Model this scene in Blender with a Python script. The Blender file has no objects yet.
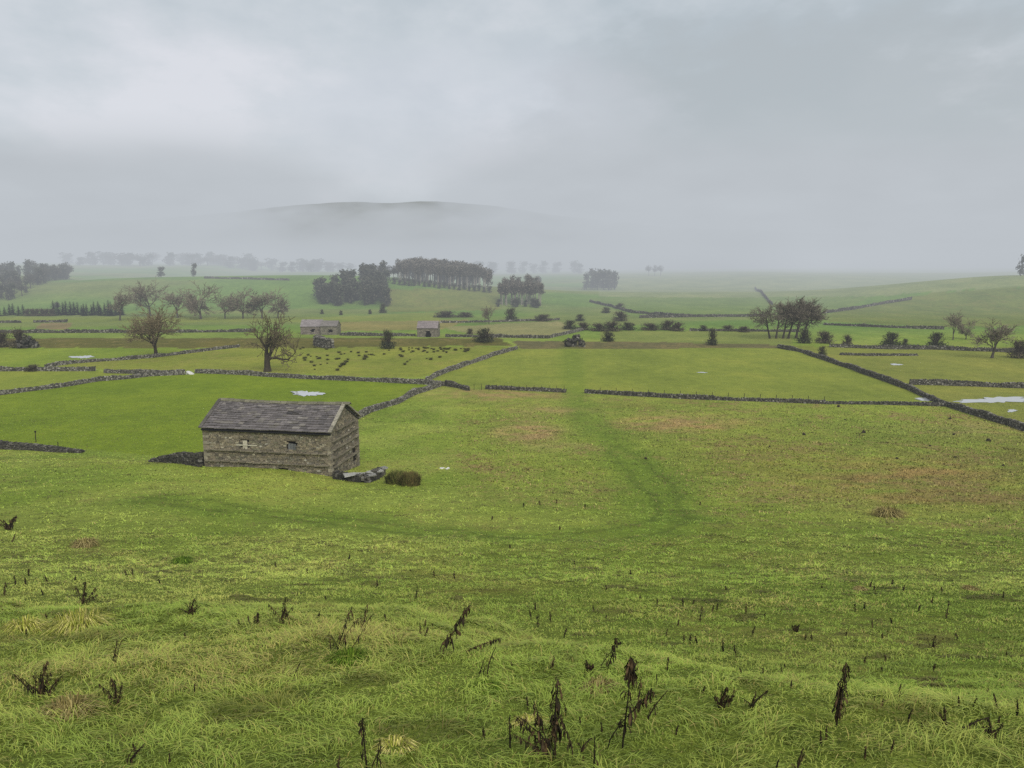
import bpy, math, random
import numpy as np

random.seed(7)
RNG = np.random.default_rng(7)
C = bpy.context.scene.collection
S = bpy.context.scene
R = math.radians

# ------------------------------------------------------------------ helpers
def lin(c):
    c = np.asarray(c, float) / 255.0
    return np.where(c <= 0.04045, c / 12.92, ((c + 0.055) / 1.055) ** 2.4)

def smooth(e0, e1, x):
    t = np.clip((np.asarray(x, float) - e0) / (e1 - e0), 0, 1)
    return t * t * (3 - 2 * t)

def _hash(ix, iy, seed):
    h = (ix.astype(np.int64) * 374761393 + iy.astype(np.int64) * 668265263 + seed * 974711) & 0x7fffffff
    h = ((h ^ (h >> 13)) * 1274126177) & 0x7fffffff
    h = (h ^ (h >> 16)) & 0xffff
    return h / 65535.0

def vnoise(x, y, seed=0):
    x = np.asarray(x, float); y = np.asarray(y, float)
    ix = np.floor(x); iy = np.floor(y)
    fx = x - ix; fy = y - iy
    fx = fx * fx * (3 - 2 * fx); fy = fy * fy * (3 - 2 * fy)
    a = _hash(ix, iy, seed); b = _hash(ix + 1, iy, seed)
    c = _hash(ix, iy + 1, seed); d = _hash(ix + 1, iy + 1, seed)
    return (a * (1 - fx) + b * fx) * (1 - fy) + (c * (1 - fx) + d * fx) * fy

def fbm(x, y, seed=0, n=4):
    s = 0; a = 0.5; t = 0
    for k in range(n):
        s = s + a * vnoise(x * 2 ** k + 17.3 * k, y * 2 ** k + 9.1 * k, seed + k); t += a; a *= 0.5
    return s / t

# ------------------------------------------------------------------ camera model and terrain
EYE = np.array([0.0, 0.0, 24.0]); FPX = 740.0
PITCH = math.atan(122 / FPX)
FWD = np.array([0, math.cos(PITCH), -math.sin(PITCH)]); UP = np.array([0, math.sin(PITCH), math.cos(PITCH)])

D_C = [-40, -8, 0, 4, 8, 13.5, 20, 30, 46, 64, 82, 107, 137, 170, 4000]
Z_C = [-17, -1.9, 1.7, 3.4, 5.1, 7.5, 9.6, 12.7, 16.2, 19.3, 21.2, 23.1, 24, 24, 24]
D_L = [-40, -8, 0, 4, 8, 13.5, 20, 30, 46, 55, 63, 68, 73, 80, 88, 110, 137, 170, 4000]
Z_L = [-17, -1.9, 1.7, 3.4, 5.1, 7.5, 9.6, 12.6, 15.7, 17.1, 18.1, 18.8, 19.9, 21.3, 22.0, 23.2, 24, 24, 24]
_tab = np.arange(-40, 260, 0.25)
def _sm(d, z, s):
    v = np.interp(_tab, d, z); k = np.exp(-0.5 * (np.arange(-40, 41) * 0.25 / s) ** 2); k /= k.sum()
    return np.convolve(np.pad(v, 40, mode='edge'), k, 'valid')
T_C = _sm(D_C, Z_C, 1.6); T_L = _sm(D_L, Z_L, 1.3)

TRACK_PX = [(150, 500), (250, 511), (330, 521), (420, 531), (500, 537), (580, 538), (640, 532), (668, 518), (668, 500), (645, 475), (615, 445), (590, 420), (576, 400), (574, 388), (572, 366), (570, 348)]

def H(x, y):
    x = np.asarray(x, float); y = np.asarray(y, float)
    w = 1 - smooth(-24, -11, x)
    z = 24 - (np.interp(y, _tab, T_C) * (1 - w) + np.interp(y, _tab, T_L) * w)
    # the bank the camera stands on: gentler, ending in a brow that runs diagonally
    bank = 1 - smooth(-.2, 5.0, y - (4.7 - .42 * np.clip(x, -14, 6) + 2.6 * (fbm(x / 1.5 + 3, y / 2.5, 13, 3) - .5)))
    z = z * (1 - bank) + (24 - 1.22 - .3 * y + .02 * x) * bank
    # small relief of the hillside
    near = (1 - smooth(7, 22, y))
    mid = smooth(8, 16, y) * (1 - smooth(60, 110, y))
    z = z + near * (0.10 * (fbm(x / .55, y / .55, 3, 3) - 0.5) + .12 * (fbm(x / 1.7, y / 1.7, 4, 2) - .5)) + mid * .07 * (fbm(x / 1.3, y / 1.3, 6, 3) - 0.5) + mid * .1 * (fbm(x / 5.0, y / 5.0, 5, 3) - 0.5)
    z = z + smooth(10, 30, y) * (1 - smooth(60, 120, y)) * 0.5 * (vnoise(x / 17.0, y / 13.0, 8) - 0.5)
    z = z + smooth(120, 200, y) * 0.35 * (vnoise(x / 30.0, y / 30.0, 9) - 0.5)
    # river bank, left of the middle
    z = z + 0.9 * np.exp(-((y - 222) / 9.0) ** 2) * (1 - smooth(-8, 8, x))
    z = z + 0.7 * np.exp(-((y - 216) / 7.0) ** 2) * smooth(2, 14, x) * (1 - smooth(90, 110, x))
    # far rises: a low brow, the plantation knoll, the left hill, the right hill, then the misty skyline
    z = z + 3.2 * np.exp(-((y - 492) / 62.0) ** 2) * smooth(-60, 30, x)
    z = z + 11.5 * smooth(520, 850, y) * (1 + .5 * (fbm(x / 260, y / 400, 33, 2) - .5))
    z = z + 9.6 * np.exp(-((x + 66) / 78) ** 2) * smooth(385, 450, y) * (1 - smooth(470, 600, y))
    z = z + 14.2 * np.exp(-(np.abs(x + 210) / 128) ** 2.6) * smooth(365, 480, y) * (1 - .9 * smooth(486, 600, y))
    z = z + 14.5 * smooth(150, 310, x) * smooth(350, 440, y) * (1 - .9 * smooth(445, 560, y))
    z = z + 12.0 * smooth(270, 350, -x) * smooth(390, 540, y) * (1 - .3 * smooth(560, 700, y))
    z = z + smooth(360, 460, y) * 1.6 * (vnoise(x / 90.0, y / 90.0, 31) - 0.5)
    z = z + 12 * smooth(900, 1500, y)
    return z

def ray(px, py):
    d = FWD + np.array([1, 0, 0]) * (px - 512) / FPX + UP * (384 - py) / FPX
    return d
_T = np.geomspace(1.2, 1500, 420)
def at(px, py):
    d = ray(px, py); ts = _T
    for lev in range(3):
        P = EYE[None] + ts[:, None] * d[None]
        b = P[:, 2] < H(P[:, 0], P[:, 1])
        if not b.any(): t = 700.0 if lev == 0 else ts[-1]; break
        i = int(np.argmax(b)); t = ts[i]; ts = np.linspace(ts[max(i - 1, 0)], ts[i], 24)
    p = EYE + t * d
    p[2] = H(p[0], p[1])
    return p
def depth(p): return float(np.dot(np.asarray(p) - EYE, FWD))
def mpp(p): return depth(p) / FPX
def topix(x, y, z):
    q = np.stack([x, y - EYE[1], z - EYE[2]], -1)
    dz = np.maximum(q @ FWD, 0.01)
    return 512 + FPX * q[..., 0] / dz, 384 - FPX * (q @ UP) / dz

# ------------------------------------------------------------------ mesh building
class MB:
    """collects polygons with one colour per vertex"""
    def __init__(s): s.v = []; s.f = []; s.c = []; s.n = 0
    def add(s, v, f, col):
        v = np.asarray(v, float); s.v.append(v)
        col = np.asarray(col, float)
        if col.ndim == 1: col = np.tile(col, (len(v), 1))
        s.c.append(col)
        s.f.extend([tuple(i + s.n for i in q) for q in f]); s.n += len(v)
    def addn(s, v, f, col):
        """f is an (n,k) index array"""
        s.v.append(v); s.c.append(col); s.f.extend(map(tuple, (f + s.n).tolist())); s.n += len(v)
    def build(s, name, mat, parent=None, origin=None, smooth_=False):
        v = np.concatenate(s.v) if s.v else np.zeros((0, 3)); c = np.concatenate(s.c)
        if origin is not None: v = v - np.asarray(origin)[None]
        me = bpy.data.meshes.new(name); me.from_pydata(v.tolist(), [], s.f)
        a = me.color_attributes.new('Col', 'FLOAT_COLOR', 'POINT')
        a.data.foreach_set('color', np.concatenate([c, np.ones((len(c), 1))], 1).astype(np.float32).ravel())
        if smooth_: me.polygons.foreach_set('use_smooth', [True] * len(me.polygons))
        me.materials.append(mat); me.update()
        o = bpy.data.objects.new(name, me); C.objects.link(o)
        if parent is not None: o.parent = parent
        elif origin is not None: o.location = origin
        return o

def raw_mesh(name, v, tris, col, mat):
    me = bpy.data.meshes.new(name)
    n = len(v); m = len(tris)
    me.vertices.add(n); me.vertices.foreach_set('co', v.astype(np.float32).ravel())
    me.loops.add(m * 3); me.loops.foreach_set('vertex_index', tris.astype(np.int32).ravel())
    me.polygons.add(m); me.polygons.foreach_set('loop_start', np.arange(0, m * 3, 3, dtype=np.int32))
    me.polygons.foreach_set('loop_total', np.full(m, 3, dtype=np.int32))
    a = me.color_attributes.new('Col', 'FLOAT_COLOR', 'POINT')
    a.data.foreach_set('color', np.concatenate([col, np.ones((n, 1))], 1).astype(np.float32).ravel())
    me.materials.append(mat); me.update(calc_edges=True)
    o = bpy.data.objects.new(name, me); C.objects.link(o); return o

def tag(o, label=None, cat=None, group=None, kind=None):
    if label: o['label'] = label
    if cat: o['category'] = cat
    if group: o['group'] = group
    if kind: o['kind'] = kind
    return o
def empty(name, loc, label, cat, group=None, rz=0):
    o = bpy.data.objects.new(name, None); C.objects.link(o); o.location = loc; o.rotation_euler = (0, 0, rz)
    o.empty_display_size = 0.3
    return tag(o, label, cat, group)
def copy_tree(o, parent=None):
    kids = [k for k in C.objects if k.parent == o]
    c = o.copy(); C.objects.link(c)
    if parent is not None: c.parent = parent
    for k in kids: copy_tree(k, c)
    return c

def frame(d):
    d = d / (np.linalg.norm(d) + 1e-9)
    a = np.cross(d, [0, 0, 1.0])
    if np.linalg.norm(a) < 1e-3: a = np.array([1.0, 0, 0])
    a /= np.linalg.norm(a); return a, np.cross(a, d)
def tube(mb, pts, rad, col, sides=5):
    pts = np.asarray(pts, float); n = len(pts); vs = []
    for i in range(n):
        d = pts[min(i + 1, n - 1)] - pts[max(i - 1, 0)]
        a, b = frame(d)
        for k in range(sides):
            t = 2 * math.pi * k / sides
            vs.append(pts[i] + (a * math.cos(t) + b * math.sin(t)) * rad[i])
    f = [(i * sides + k, i * sides + (k + 1) % sides, (i + 1) * sides + (k + 1) % sides, (i + 1) * sides + k) for i in range(n - 1) for k in range(sides)]
    f.append(tuple(range((n - 1) * sides, n * sides)))
    mb.add(vs, f, col)

BOXF = np.array([[0, 3, 2, 1], [4, 5, 6, 7], [0, 1, 5, 4], [1, 2, 6, 5], [2, 3, 7, 6], [3, 0, 4, 7]])
def stones(mb, cen, ax, ay, az, size, col, jit=0.14):
    """many irregular stones at once: centres (n,3), axes (n,3), sizes (n,3), colours (n,3)"""
    n = len(cen)
    if n == 0: return
    sg = np.array([[-1, -1, -1], [1, -1, -1], [1, 1, -1], [-1, 1, -1], [-1, -1, 1], [1, -1, 1], [1, 1, 1], [-1, 1, 1]], float)
    loc = sg[None] * (0.5 * size[:, None, :]) * (1 + RNG.uniform(-jit, jit, (n, 8, 3)) * 2)
    v = cen[:, None] + loc[..., :1] * ax[:, None] + loc[..., 1:2] * ay[:, None] + loc[..., 2:] * az[:, None]
    f = (BOXF[None] + (np.arange(n) * 8)[:, None, None]).reshape(-1, 4)
    mb.addn(v.reshape(-1, 3), f, np.repeat(col, 8, axis=0))

# ------------------------------------------------------------------ materials
def new_mat(name):
    m = bpy.data.materials.new(name); m.use_nodes = True
    nt = m.node_tree; b = nt.nodes['Principled BSDF']; return m, nt, b
def nd(nt, t, **kw):
    n = nt.nodes.new(t)
    for k, v in kw.items(): setattr(n, k, v)
    return n
def mult(nt, a, b):
    m = nd(nt, 'ShaderNodeMix', data_type='RGBA', blend_type='MULTIPLY'); m.inputs[0].default_value = 1
    nt.links.new(a, m.inputs[6]); nt.links.new(b, m.inputs[7]); return m.outputs[2]
def ramp(nt, src, stops):
    r = nd(nt, 'ShaderNodeValToRGB'); e = r.color_ramp.elements
    while len(e) < len(stops): e.new(0.5)
    for k, (p, c) in enumerate(stops):
        e[k].position = p; e[k].color = (*c, 1) if len(c) == 3 else c
    nt.links.new(src, r.inputs[0]); return r.outputs[0]
def noise(nt, vec, scale, detail=4, rough=0.55):
    n = nd(nt, 'ShaderNodeTexNoise'); n.inputs['Scale'].default_value = scale; n.inputs['Detail'].default_value = detail
    n.inputs['Roughness'].default_value = rough
    if vec is not None: nt.links.new(vec, n.inputs['Vector'])
    return n.outputs['Fac']
def vcol_mat(name, scale, lo, hi, rough=0.9, spec=0.2, bump=0.0, detail=5, trans=0.0):
    """vertex colour broken up by object-space noise"""
    m, nt, b = new_mat(name)
    a = nd(nt, 'ShaderNodeVertexColor', layer_name='Col'); tc = nd(nt, 'ShaderNodeTexCoord')
    fac = noise(nt, tc.outputs['Object'], scale, detail)
    g = ramp(nt, fac, [(0.3, (lo,) * 3), (0.7, (hi,) * 3)])
    nt.links.new(mult(nt, a.outputs['Color'], g), b.inputs['Base Color'])
    b.inputs['Roughness'].default_value = rough; b.inputs['Specular IOR Level'].default_value = spec
    if bump:
        bp = nd(nt, 'ShaderNodeBump'); bp.inputs['Strength'].default_value = bump; bp.inputs['Distance'].default_value = 0.05
        nt.links.new(fac, bp.inputs['Height']); nt.links.new(bp.outputs[0], b.inputs['Normal'])
    return m
M_STONE = vcol_mat('weathered_stone', 9.0, 0.55, 1.35, bump=0.6)
M_SLATE = vcol_mat('stone_slate', 7.0, 0.65, 1.3, rough=0.7, spec=0.35, bump=0.4)
M_WOOD = vcol_mat('old_wood', 12.0, 0.7, 1.2)
M_BARK = vcol_mat('bark', 4.0, 0.65, 1.3, bump=0.3)
M_LEAF = vcol_mat('bush_leaf', 3.0, 0.6, 1.4, spec=0.1)
M_DEAD = vcol_mat('withered_plant', 40.0, 0.5, 1.5, spec=0.1)
M_BLADE = vcol_mat('grass_blade', 0.6, 0.8, 1.2, rough=0.6, spec=0.25)

def ground_material():
    m, nt, b = new_mat('pasture')
    a = nd(nt, 'ShaderNodeVertexColor', layer_name='Col')
    geo = nd(nt, 'ShaderNodeNewGeometry')
    rough_at = nd(nt, 'ShaderNodeAttribute', attribute_name='rough')
    mp = nd(nt, 'ShaderNodeMapping'); mp.inputs['Scale'].default_value = (1, 0.8, 1); nt.links.new(geo.outputs['Position'], mp.inputs['Vector'])
    P = mp.outputs[0]
    n1 = noise(nt, P, 0.05, 6, 0.6)      # 20 m patches
    n2 = noise(nt, P, 0.45, 7, 0.68)     # tufts
    n3 = noise(nt, P, 3.5, 5, 0.7)       # grass grain
    g1 = ramp(nt, n1, [(0.32, (0.80, 0.84, 0.80)), (0.5, (1, 1, 1)), (0.68, (1.24, 1.14, 1.18))])
    g2 = ramp(nt, n2, [(0.28, (0.70, 0.72, 0.72)), (0.5, (1, 1, 1)), (0.72, (1.3, 1.24, 1.2))])
    g3 = ramp(nt, n3, [(0.3, (0.72, 0.74, 0.74)), (0.7, (1.26, 1.24, 1.2))])
    col = mult(nt, mult(nt, a.outputs['Color'], g1), g3)
    mx = nd(nt, 'ShaderNodeMix', data_type='RGBA'); nt.links.new(rough_at.outputs['Fac'], mx.inputs[0])
    soft = nd(nt, 'ShaderNodeMix', data_type='RGBA'); soft.inputs[0].default_value = 0.35
    nt.links.new(g2, soft.inputs[6]); soft.inputs[7].default_value = (1, 1, 1, 1)
    nt.links.new(soft.outputs[2], mx.inputs[6]); nt.links.new(g2, mx.inputs[7])
    col = mult(nt, col, mx.outputs[2])
    # brown dead grass in the rough pasture
    n4 = noise(nt, P, 0.11, 8, 0.70)
    n5 = noise(nt, P, 0.9, 5, 0.7)
    f4 = ramp(nt, n4, [(0.50, (0, 0, 0)), (0.60, (1, 1, 1))]); f5 = ramp(nt, n5, [(0.42, (0, 0, 0)), (0.56, (1, 1, 1))])
    fm = nd(nt, 'ShaderNodeMath', operation='MULTIPLY'); nt.links.new(f4, fm.inputs[0]); nt.links.new(f5, fm.inputs[1])
    fr = nd(nt, 'ShaderNodeMath', operation='MULTIPLY'); nt.links.new(fm.outputs[0], fr.inputs[0]); nt.links.new(rough_at.outputs['Fac'], fr.inputs[1])
    br = nd(nt, 'ShaderNodeMix', data_type='RGBA'); nt.links.new(fr.outputs[0], br.inputs[0]); nt.links.new(col, br.inputs[6])
    bc = ramp(nt, n3, [(0.3, tuple(lin((112, 94, 56)))), (0.7, tuple(lin((160, 142, 88))))]); nt.links.new(bc, br.inputs[7])
    nt.links.new(br.outputs[2], b.inputs['Base Color'])
    b.inputs['Roughness'].default_value = 0.95; b.inputs['Specular IOR Level'].default_value = 0.08
    add = nd(nt, 'ShaderNodeMath', operation='ADD'); nt.links.new(n2, add.inputs[0]); nt.links.new(n3, add.inputs[1])
    bp = nd(nt, 'ShaderNodeBump'); bp.inputs['Strength'].default_value = 0.7; bp.inputs['Distance'].default_value = 0.25
    nt.links.new(add.outputs[0], bp.inputs['Height']); nt.links.new(bp.outputs[0], b.inputs['Normal'])
    return m
M_GROUND = ground_material()

def water_material():
    m, nt, b = new_mat('standing_water')
    b.inputs['Base Color'].default_value = (0.46, 0.47, 0.47, 1); b.inputs['Roughness'].default_value = 0.08  # pale base colour stands in for the reflected bright sky
    b.inputs['Specular IOR Level'].default_value = 0.9
    geo = nd(nt, 'ShaderNodeNewGeometry'); f = noise(nt, geo.outputs['Position'], 2.0, 2)
    bp = nd(nt, 'ShaderNodeBump'); bp.inputs['Strength'].default_value = 0.05; nt.links.new(f, bp.inputs['Height']); nt.links.new(bp.outputs[0], b.inputs['Normal'])
    return m
M_WATER = water_material()
M_PALE = vcol_mat('pale_limestone', 5.0, 0.8, 1.15, rough=0.6, bump=0.2)

# ------------------------------------------------------------------ field colours
def sward(c): return lin(c) * np.array([1.22, 1.0, 1.06])
def inpoly(px, py, poly):
    r = np.zeros(px.shape, bool); n = len(poly)
    for i in range(n):
        x0, y0 = poly[i]; x1, y1 = poly[(i + 1) % n]
        if y0 == y1: continue
        c = ((y0 <= py) & (py < y1)) | ((y1 <= py) & (py < y0))
        r ^= c & (px < x0 + (py - y0) * (x1 - x0) / (y1 - y0))
    return r
def polydist(x, y, pts):
    d = np.full(x.shape, 1e9)
    for (ax, ay), (bx, by) in zip(pts[:-1], pts[1:]):
        vx, vy = bx - ax, by - ay; L = vx * vx + vy * vy + 1e-9
        t = np.clip(((x - ax) * vx + (y - ay) * vy) / L, 0, 1)
        d = np.minimum(d, np.hypot(x - ax - t * vx, y - ay - t * vy))
    return d
FIELDS = [  # pixel outline of each field or hill slope, colour, roughness of its sward
    ([(-900, 440), (-900, 392), (0, 392), (62, 384), (120, 376), (185, 372), (300, 377), (420, 382), (437, 384), (395, 402), (357, 415), (350, 445), (340, 470), (200, 460), (80, 449)], (104, 132, 32), 0.0),
    ([(-900, 392), (-900, 371), (0, 371), (105, 371), (185, 372), (120, 376), (62, 384), (0, 392)], (116, 138, 50), 0.1),
    ([(-900, 371), (-900, 347), (250, 347), (190, 352), (155, 355), (100, 360), (50, 366), (0, 370)], (112, 140, 46), 0.1),
    ([(250, 347), (515, 347), (470, 360), (420, 378), (300, 374), (195, 370), (105, 370), (50, 366), (100, 360), (155, 355)], (118, 136, 52), 0.4),
    ([(420, 380), (470, 360), (515, 347), (790, 346), (824, 357), (870, 374), (910, 387), (945, 403), (830, 400), (716, 397), (585, 391), (567, 390), (468, 387)], (115, 136, 52), 0.05),
    ([(785, 346), (1900, 352), (1900, 640), (1024, 427), (985, 413), (940, 400), (870, 374), (824, 357)], (116, 132, 56), 0.15),
    ([(-900, 338), (500, 338), (512, 346), (250, 348), (-900, 347)], (88, 94, 42), 0.5),
    ([(512, 341), (640, 342), (790, 345), (792, 348), (520, 349)], (92, 96, 60), 0.5),
    ([(-900, 332), (470, 333), (552, 337), (512, 341), (500, 338), (-900, 338)], (110, 138, 58), 0.1),
    ([(440, 327), (560, 321), (572, 330), (548, 337), (470, 334)], (124, 134, 84), 0.2),
    ([(600, 331), (790, 331), (792, 345), (640, 342), (600, 342)], (112, 132, 62), 0.1),
    ([(340, 321), (470, 320), (440, 330), (340, 331)], (120, 126, 70), 0.2),
    ([(40, 323), (72, 323), (68, 329), (36, 329)], (118, 116, 78), 0.3),
    ([(600, 297), (700, 297.5), (870, 296.5), (930, 292), (1024, 287), (1300, 280), (1300, 262), (590, 262)], (116, 138, 84), 0.1),  # ground behind the brows painted paler, so the hill shading shows
    ([(590, 298), (870, 297), (840, 312), (820, 316), (640, 318), (590, 303)], (98, 128, 60), 0.1),  # slope under the brow painted darker, as shade on its facing side
    ([(830, 314), (880, 302), (940, 292), (1024, 287), (1300, 280), (1300, 330), (1024, 326), (940, 327), (830, 322)], (98, 120, 54), 0.3),  # right hill's facing slope, its shade put into the colour
    ([(330, 289), (500, 289), (500, 310), (390, 312), (380, 300)], (104, 122, 56), 0.3),
    ([(-900, 317), (330, 317), (440, 312), (440, 320), (340, 322), (-900, 323)], (112, 134, 60), 0.1),
]
def ground_colour(x, y, z, dark=0.0):
    px, py = topix(x, y, z)
    jx = px + 1.5 * (vnoise(x / 3, y / 3, 71) - .5); jy = py + 1.2 * (vnoise(x / 3, y / 3, 72) - .5) * smooth(30, 150, y)
    n = len(x)
    # hillside
    base = np.tile(lin((142, 154, 66)), (n, 1)); rough = np.full(n, 0.35)
    p = fbm(x / 9, y / 9, 40, 4)[:, None]
    base = base * (1 - smooth(.35, .65, p)) + np.tile(lin((124, 142, 52)), (n, 1)) * smooth(.35, .65, p)
    soil_shade = (1 - smooth(20, 55, y))[:, None] * dark; base = base * (1 - .42 * soil_shade)   # dark soil under the near sward, with shade of the blade gaps painted in
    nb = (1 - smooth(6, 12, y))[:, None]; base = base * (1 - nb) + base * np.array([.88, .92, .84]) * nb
    # far fields and hills
    far = smooth(190, 300, y)[:, None]
    q = (fbm(x / 120, y / 60, 50, 3))[:, None]
    fc = lin((102, 130, 56)) * (1 - smooth(.4, .6, q)) + lin((116, 128, 68)) * smooth(.4, .6, q)
    base = base * (1 - far) + fc * far
    # rough pasture below the cross wall, right of the barn
    pas = smooth(430, 480, jx) * smooth(380, 392, jy) * (1 - smooth(470, 560, jy - (jx - 700) * .06))
    pas = pas * (y > 40)
    base = base * (1 - .75 * pas[:, None]) + lin((128, 140, 56)) * .8 * pas[:, None]
    rough = np.maximum(rough * (1 - far[:, 0]), pas)
    ok = y > 20
    for poly, c, r in FIELDS:
        i = inpoly(jx, jy, poly) & ok
        base[i] = sward(c); rough[i] = r
    # straw and brown patches seen in the pasture
    for (cx, cy, rx, ry, c, a) in [(528, 432, 28, 9, (172, 146, 98), 1.3), (680, 424, 60, 8, (168, 142, 92), 1.2), (500, 395, 60, 6, (160, 138, 88), 1.1), (910, 480, 110, 24, (150, 128, 76), 1.0), (560, 410, 40, 5, (156, 138, 88), .8), (960, 500, 60, 8, (148, 122, 72), .9), (980, 430, 60, 8, (150, 140, 84), .8), (560, 447, 30, 4, (160, 146, 92), .7),
                                   (760, 455, 90, 30, (122, 122, 52), .5), (640, 405, 70, 6, (130, 124, 62), .5), (1000, 455, 60, 20, (122, 110, 58), .5), (888, 514, 16, 4, (128, 100, 60), .8),
                                   (85, 545, 22, 6, (120, 108, 60), .6), (182, 562, 20, 4, (60, 62, 26), .8), (60, 620, 70, 12, (150, 150, 62), .5), (470, 580, 60, 16, (126, 118, 58), .5),
                                   (560, 520, 90, 8, (140, 152, 62), .5), (330, 488, 90, 7, (142, 152, 54), .5), (120, 462, 90, 5, (140, 150, 54), .5), (700, 640, 60, 16, (122, 118, 54), .4)]:
        t = np.exp(-(((jx - cx) / rx) ** 2 + ((jy - cy) / ry) ** 2)) * a
        t = np.clip(t * 2.6 * (fbm(x / 2.2, y / 1.8, 90, 4) - .22), 0, 1)[:, None] * ok[:, None]
        base = base * (1 - t) + lin(c) * t
    # track worn through the pasture
    d = polydist(x, y, TRACK_W) + 2.6 * (fbm(x / 4, y / 4, 77, 4) - .5)
    t = (1 - smooth(.8, 4.6, d)) * smooth(14, 24, y) * (.60 - .25 * smooth(138, 150, y))
    base = base * (1 - t[:, None]) + lin((100, 124, 38)) * t[:, None]
    rut = np.exp(-((np.abs(d - 1.0)) / .35) ** 2) * smooth(14, 24, y) * (1 - smooth(60, 100, y)) * .45
    base = base * (1 - rut[:, None]) + lin((74, 84, 32)) * rut[:, None]
    rough = rough * (1 - t)
    return base, rough
TRACK_W = [tuple(at(*p)[:2]) for p in TRACK_PX]

def build_ground():
    ys = [-40, -30, -20, -12, -7, -4, -2, -1, -0.5, 0, 0.5, 1.0, 1.3]
    while ys[-1] < 2600:
        y = ys[-1]; ys.append(y + max(0.07, y * (0.0105 if y < 900 else 0.05)))
    ys = np.array(ys); u = np.linspace(-1, 1, 560)
    u = np.sign(u) * (0.75 * np.abs(u) + 0.25 * np.abs(u) ** 3)
    Y = np.repeat(ys[:, None], len(u), 1); X = u[None] * (14 + 1.05 * np.maximum(ys, 0))[:, None]
    X, Y = X.ravel(), Y.ravel(); Z = H(X, Y)
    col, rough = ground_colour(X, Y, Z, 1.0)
    n, m = len(ys), len(u)
    i = (np.arange(n - 1)[:, None] * m + np.arange(m - 1)[None]).ravel()
    q = np.stack([i, i + 1, i + m + 1, i + m], 1)
    tris = np.concatenate([q[:, [0, 1, 2]], q[:, [0, 2, 3]]])
    o = raw_mesh('ground', np.stack([X, Y, Z], 1), tris, col, M_GROUND)
    a = o.data.attributes.new('rough', 'FLOAT', 'POINT'); a.data.foreach_set('value', rough.astype(np.float32))
    o.data.polygons.foreach_set('use_smooth', np.ones(len(o.data.polygons), bool))
    tag(o, kind='structure')
build_ground()

# ------------------------------------------------------------------ distant fell
def build_fell():
    xs = np.linspace(-1900, 1900, 220); ys = np.linspace(1050, 2500, 70)
    X, Y = np.meshgrid(xs, ys); X, Y = X.ravel(), Y.ravel()
    cr = np.interp(X, [-1900, -1100, -820, -602, -430, -349, -250, -146, -24, 97, 300, 900, 1900], [60, 80, 100, 116, 133, 140, 139, 141, 132, 114, 92, 70, 50])
    prof = smooth(1050, 1500, Y) * (1 - 0.45 * smooth(1600, 2500, Y))
    Z = 10 + (cr - 10) * prof + 5 * (fbm(X / 60, Y / 60, 61, 4) - .5) * prof
    c = lin((84, 84, 62)) * (0.7 + .6 * fbm(X / 80, Y / 50, 63, 4))[:, None]
    m, n = len(xs), len(ys)
    i = (np.arange(n - 1)[:, None] * m + np.arange(m - 1)[None]).ravel(); q = np.stack([i, i + 1, i + m + 1, i + m], 1)
    o = raw_mesh('hill', np.stack([X, Y, Z], 1), np.concatenate([q[:, [0, 1, 2]], q[:, [0, 2, 3]]]), c, vcol_mat('moorland', 0.02, .8, 1.2))
    o.data.polygons.foreach_set('use_smooth', np.ones(len(o.data.polygons), bool))
    tag(o, kind='structure')
build_fell()

# ------------------------------------------------------------------ puddles
def puddle(cx, cy, rx, ry, seed):
    p0 = at(cx, cy); vs = []
    K = 90
    for k in range(K):
        t = 2 * math.pi * k / K; s = 1 + 0.22 * math.sin(2 * t + seed) + 0.16 * math.sin(3 * t + 2 * seed) + 0.1 * math.sin(7 * t + seed) + .12 * math.sin(13 * t + 3 * seed) + .08 * math.sin(19 * t)
        p = at(cx + rx * s * math.cos(t), cy + ry * s * math.sin(t)); vs.append(p)
    vs = np.array(vs); z = max(vs[:, 2].max(), p0[2]) + 0.02; vs[:, 2] = z
    mb = MB(); mb.add(np.vstack([vs, [[p0[0], p0[1], z]]]), [(k, (k + 1) % K, K) for k in range(K)], (0, 0, 0))
    o = mb.build('water', M_WATER); tag(o, kind='structure')
for a in [(307, 394, 13, 2.2, 1), (82, 357, 10, 1.4, 2), (998, 400.5, 34, 2.3, 3), (1012, 411, 5, 1.0, 4), (925, 399.5, 10, 1.2, 5), (702, 372.5, 5, .4, 6), (896, 364.5, 5, .9, 7)]:
    puddle(*a)

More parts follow.
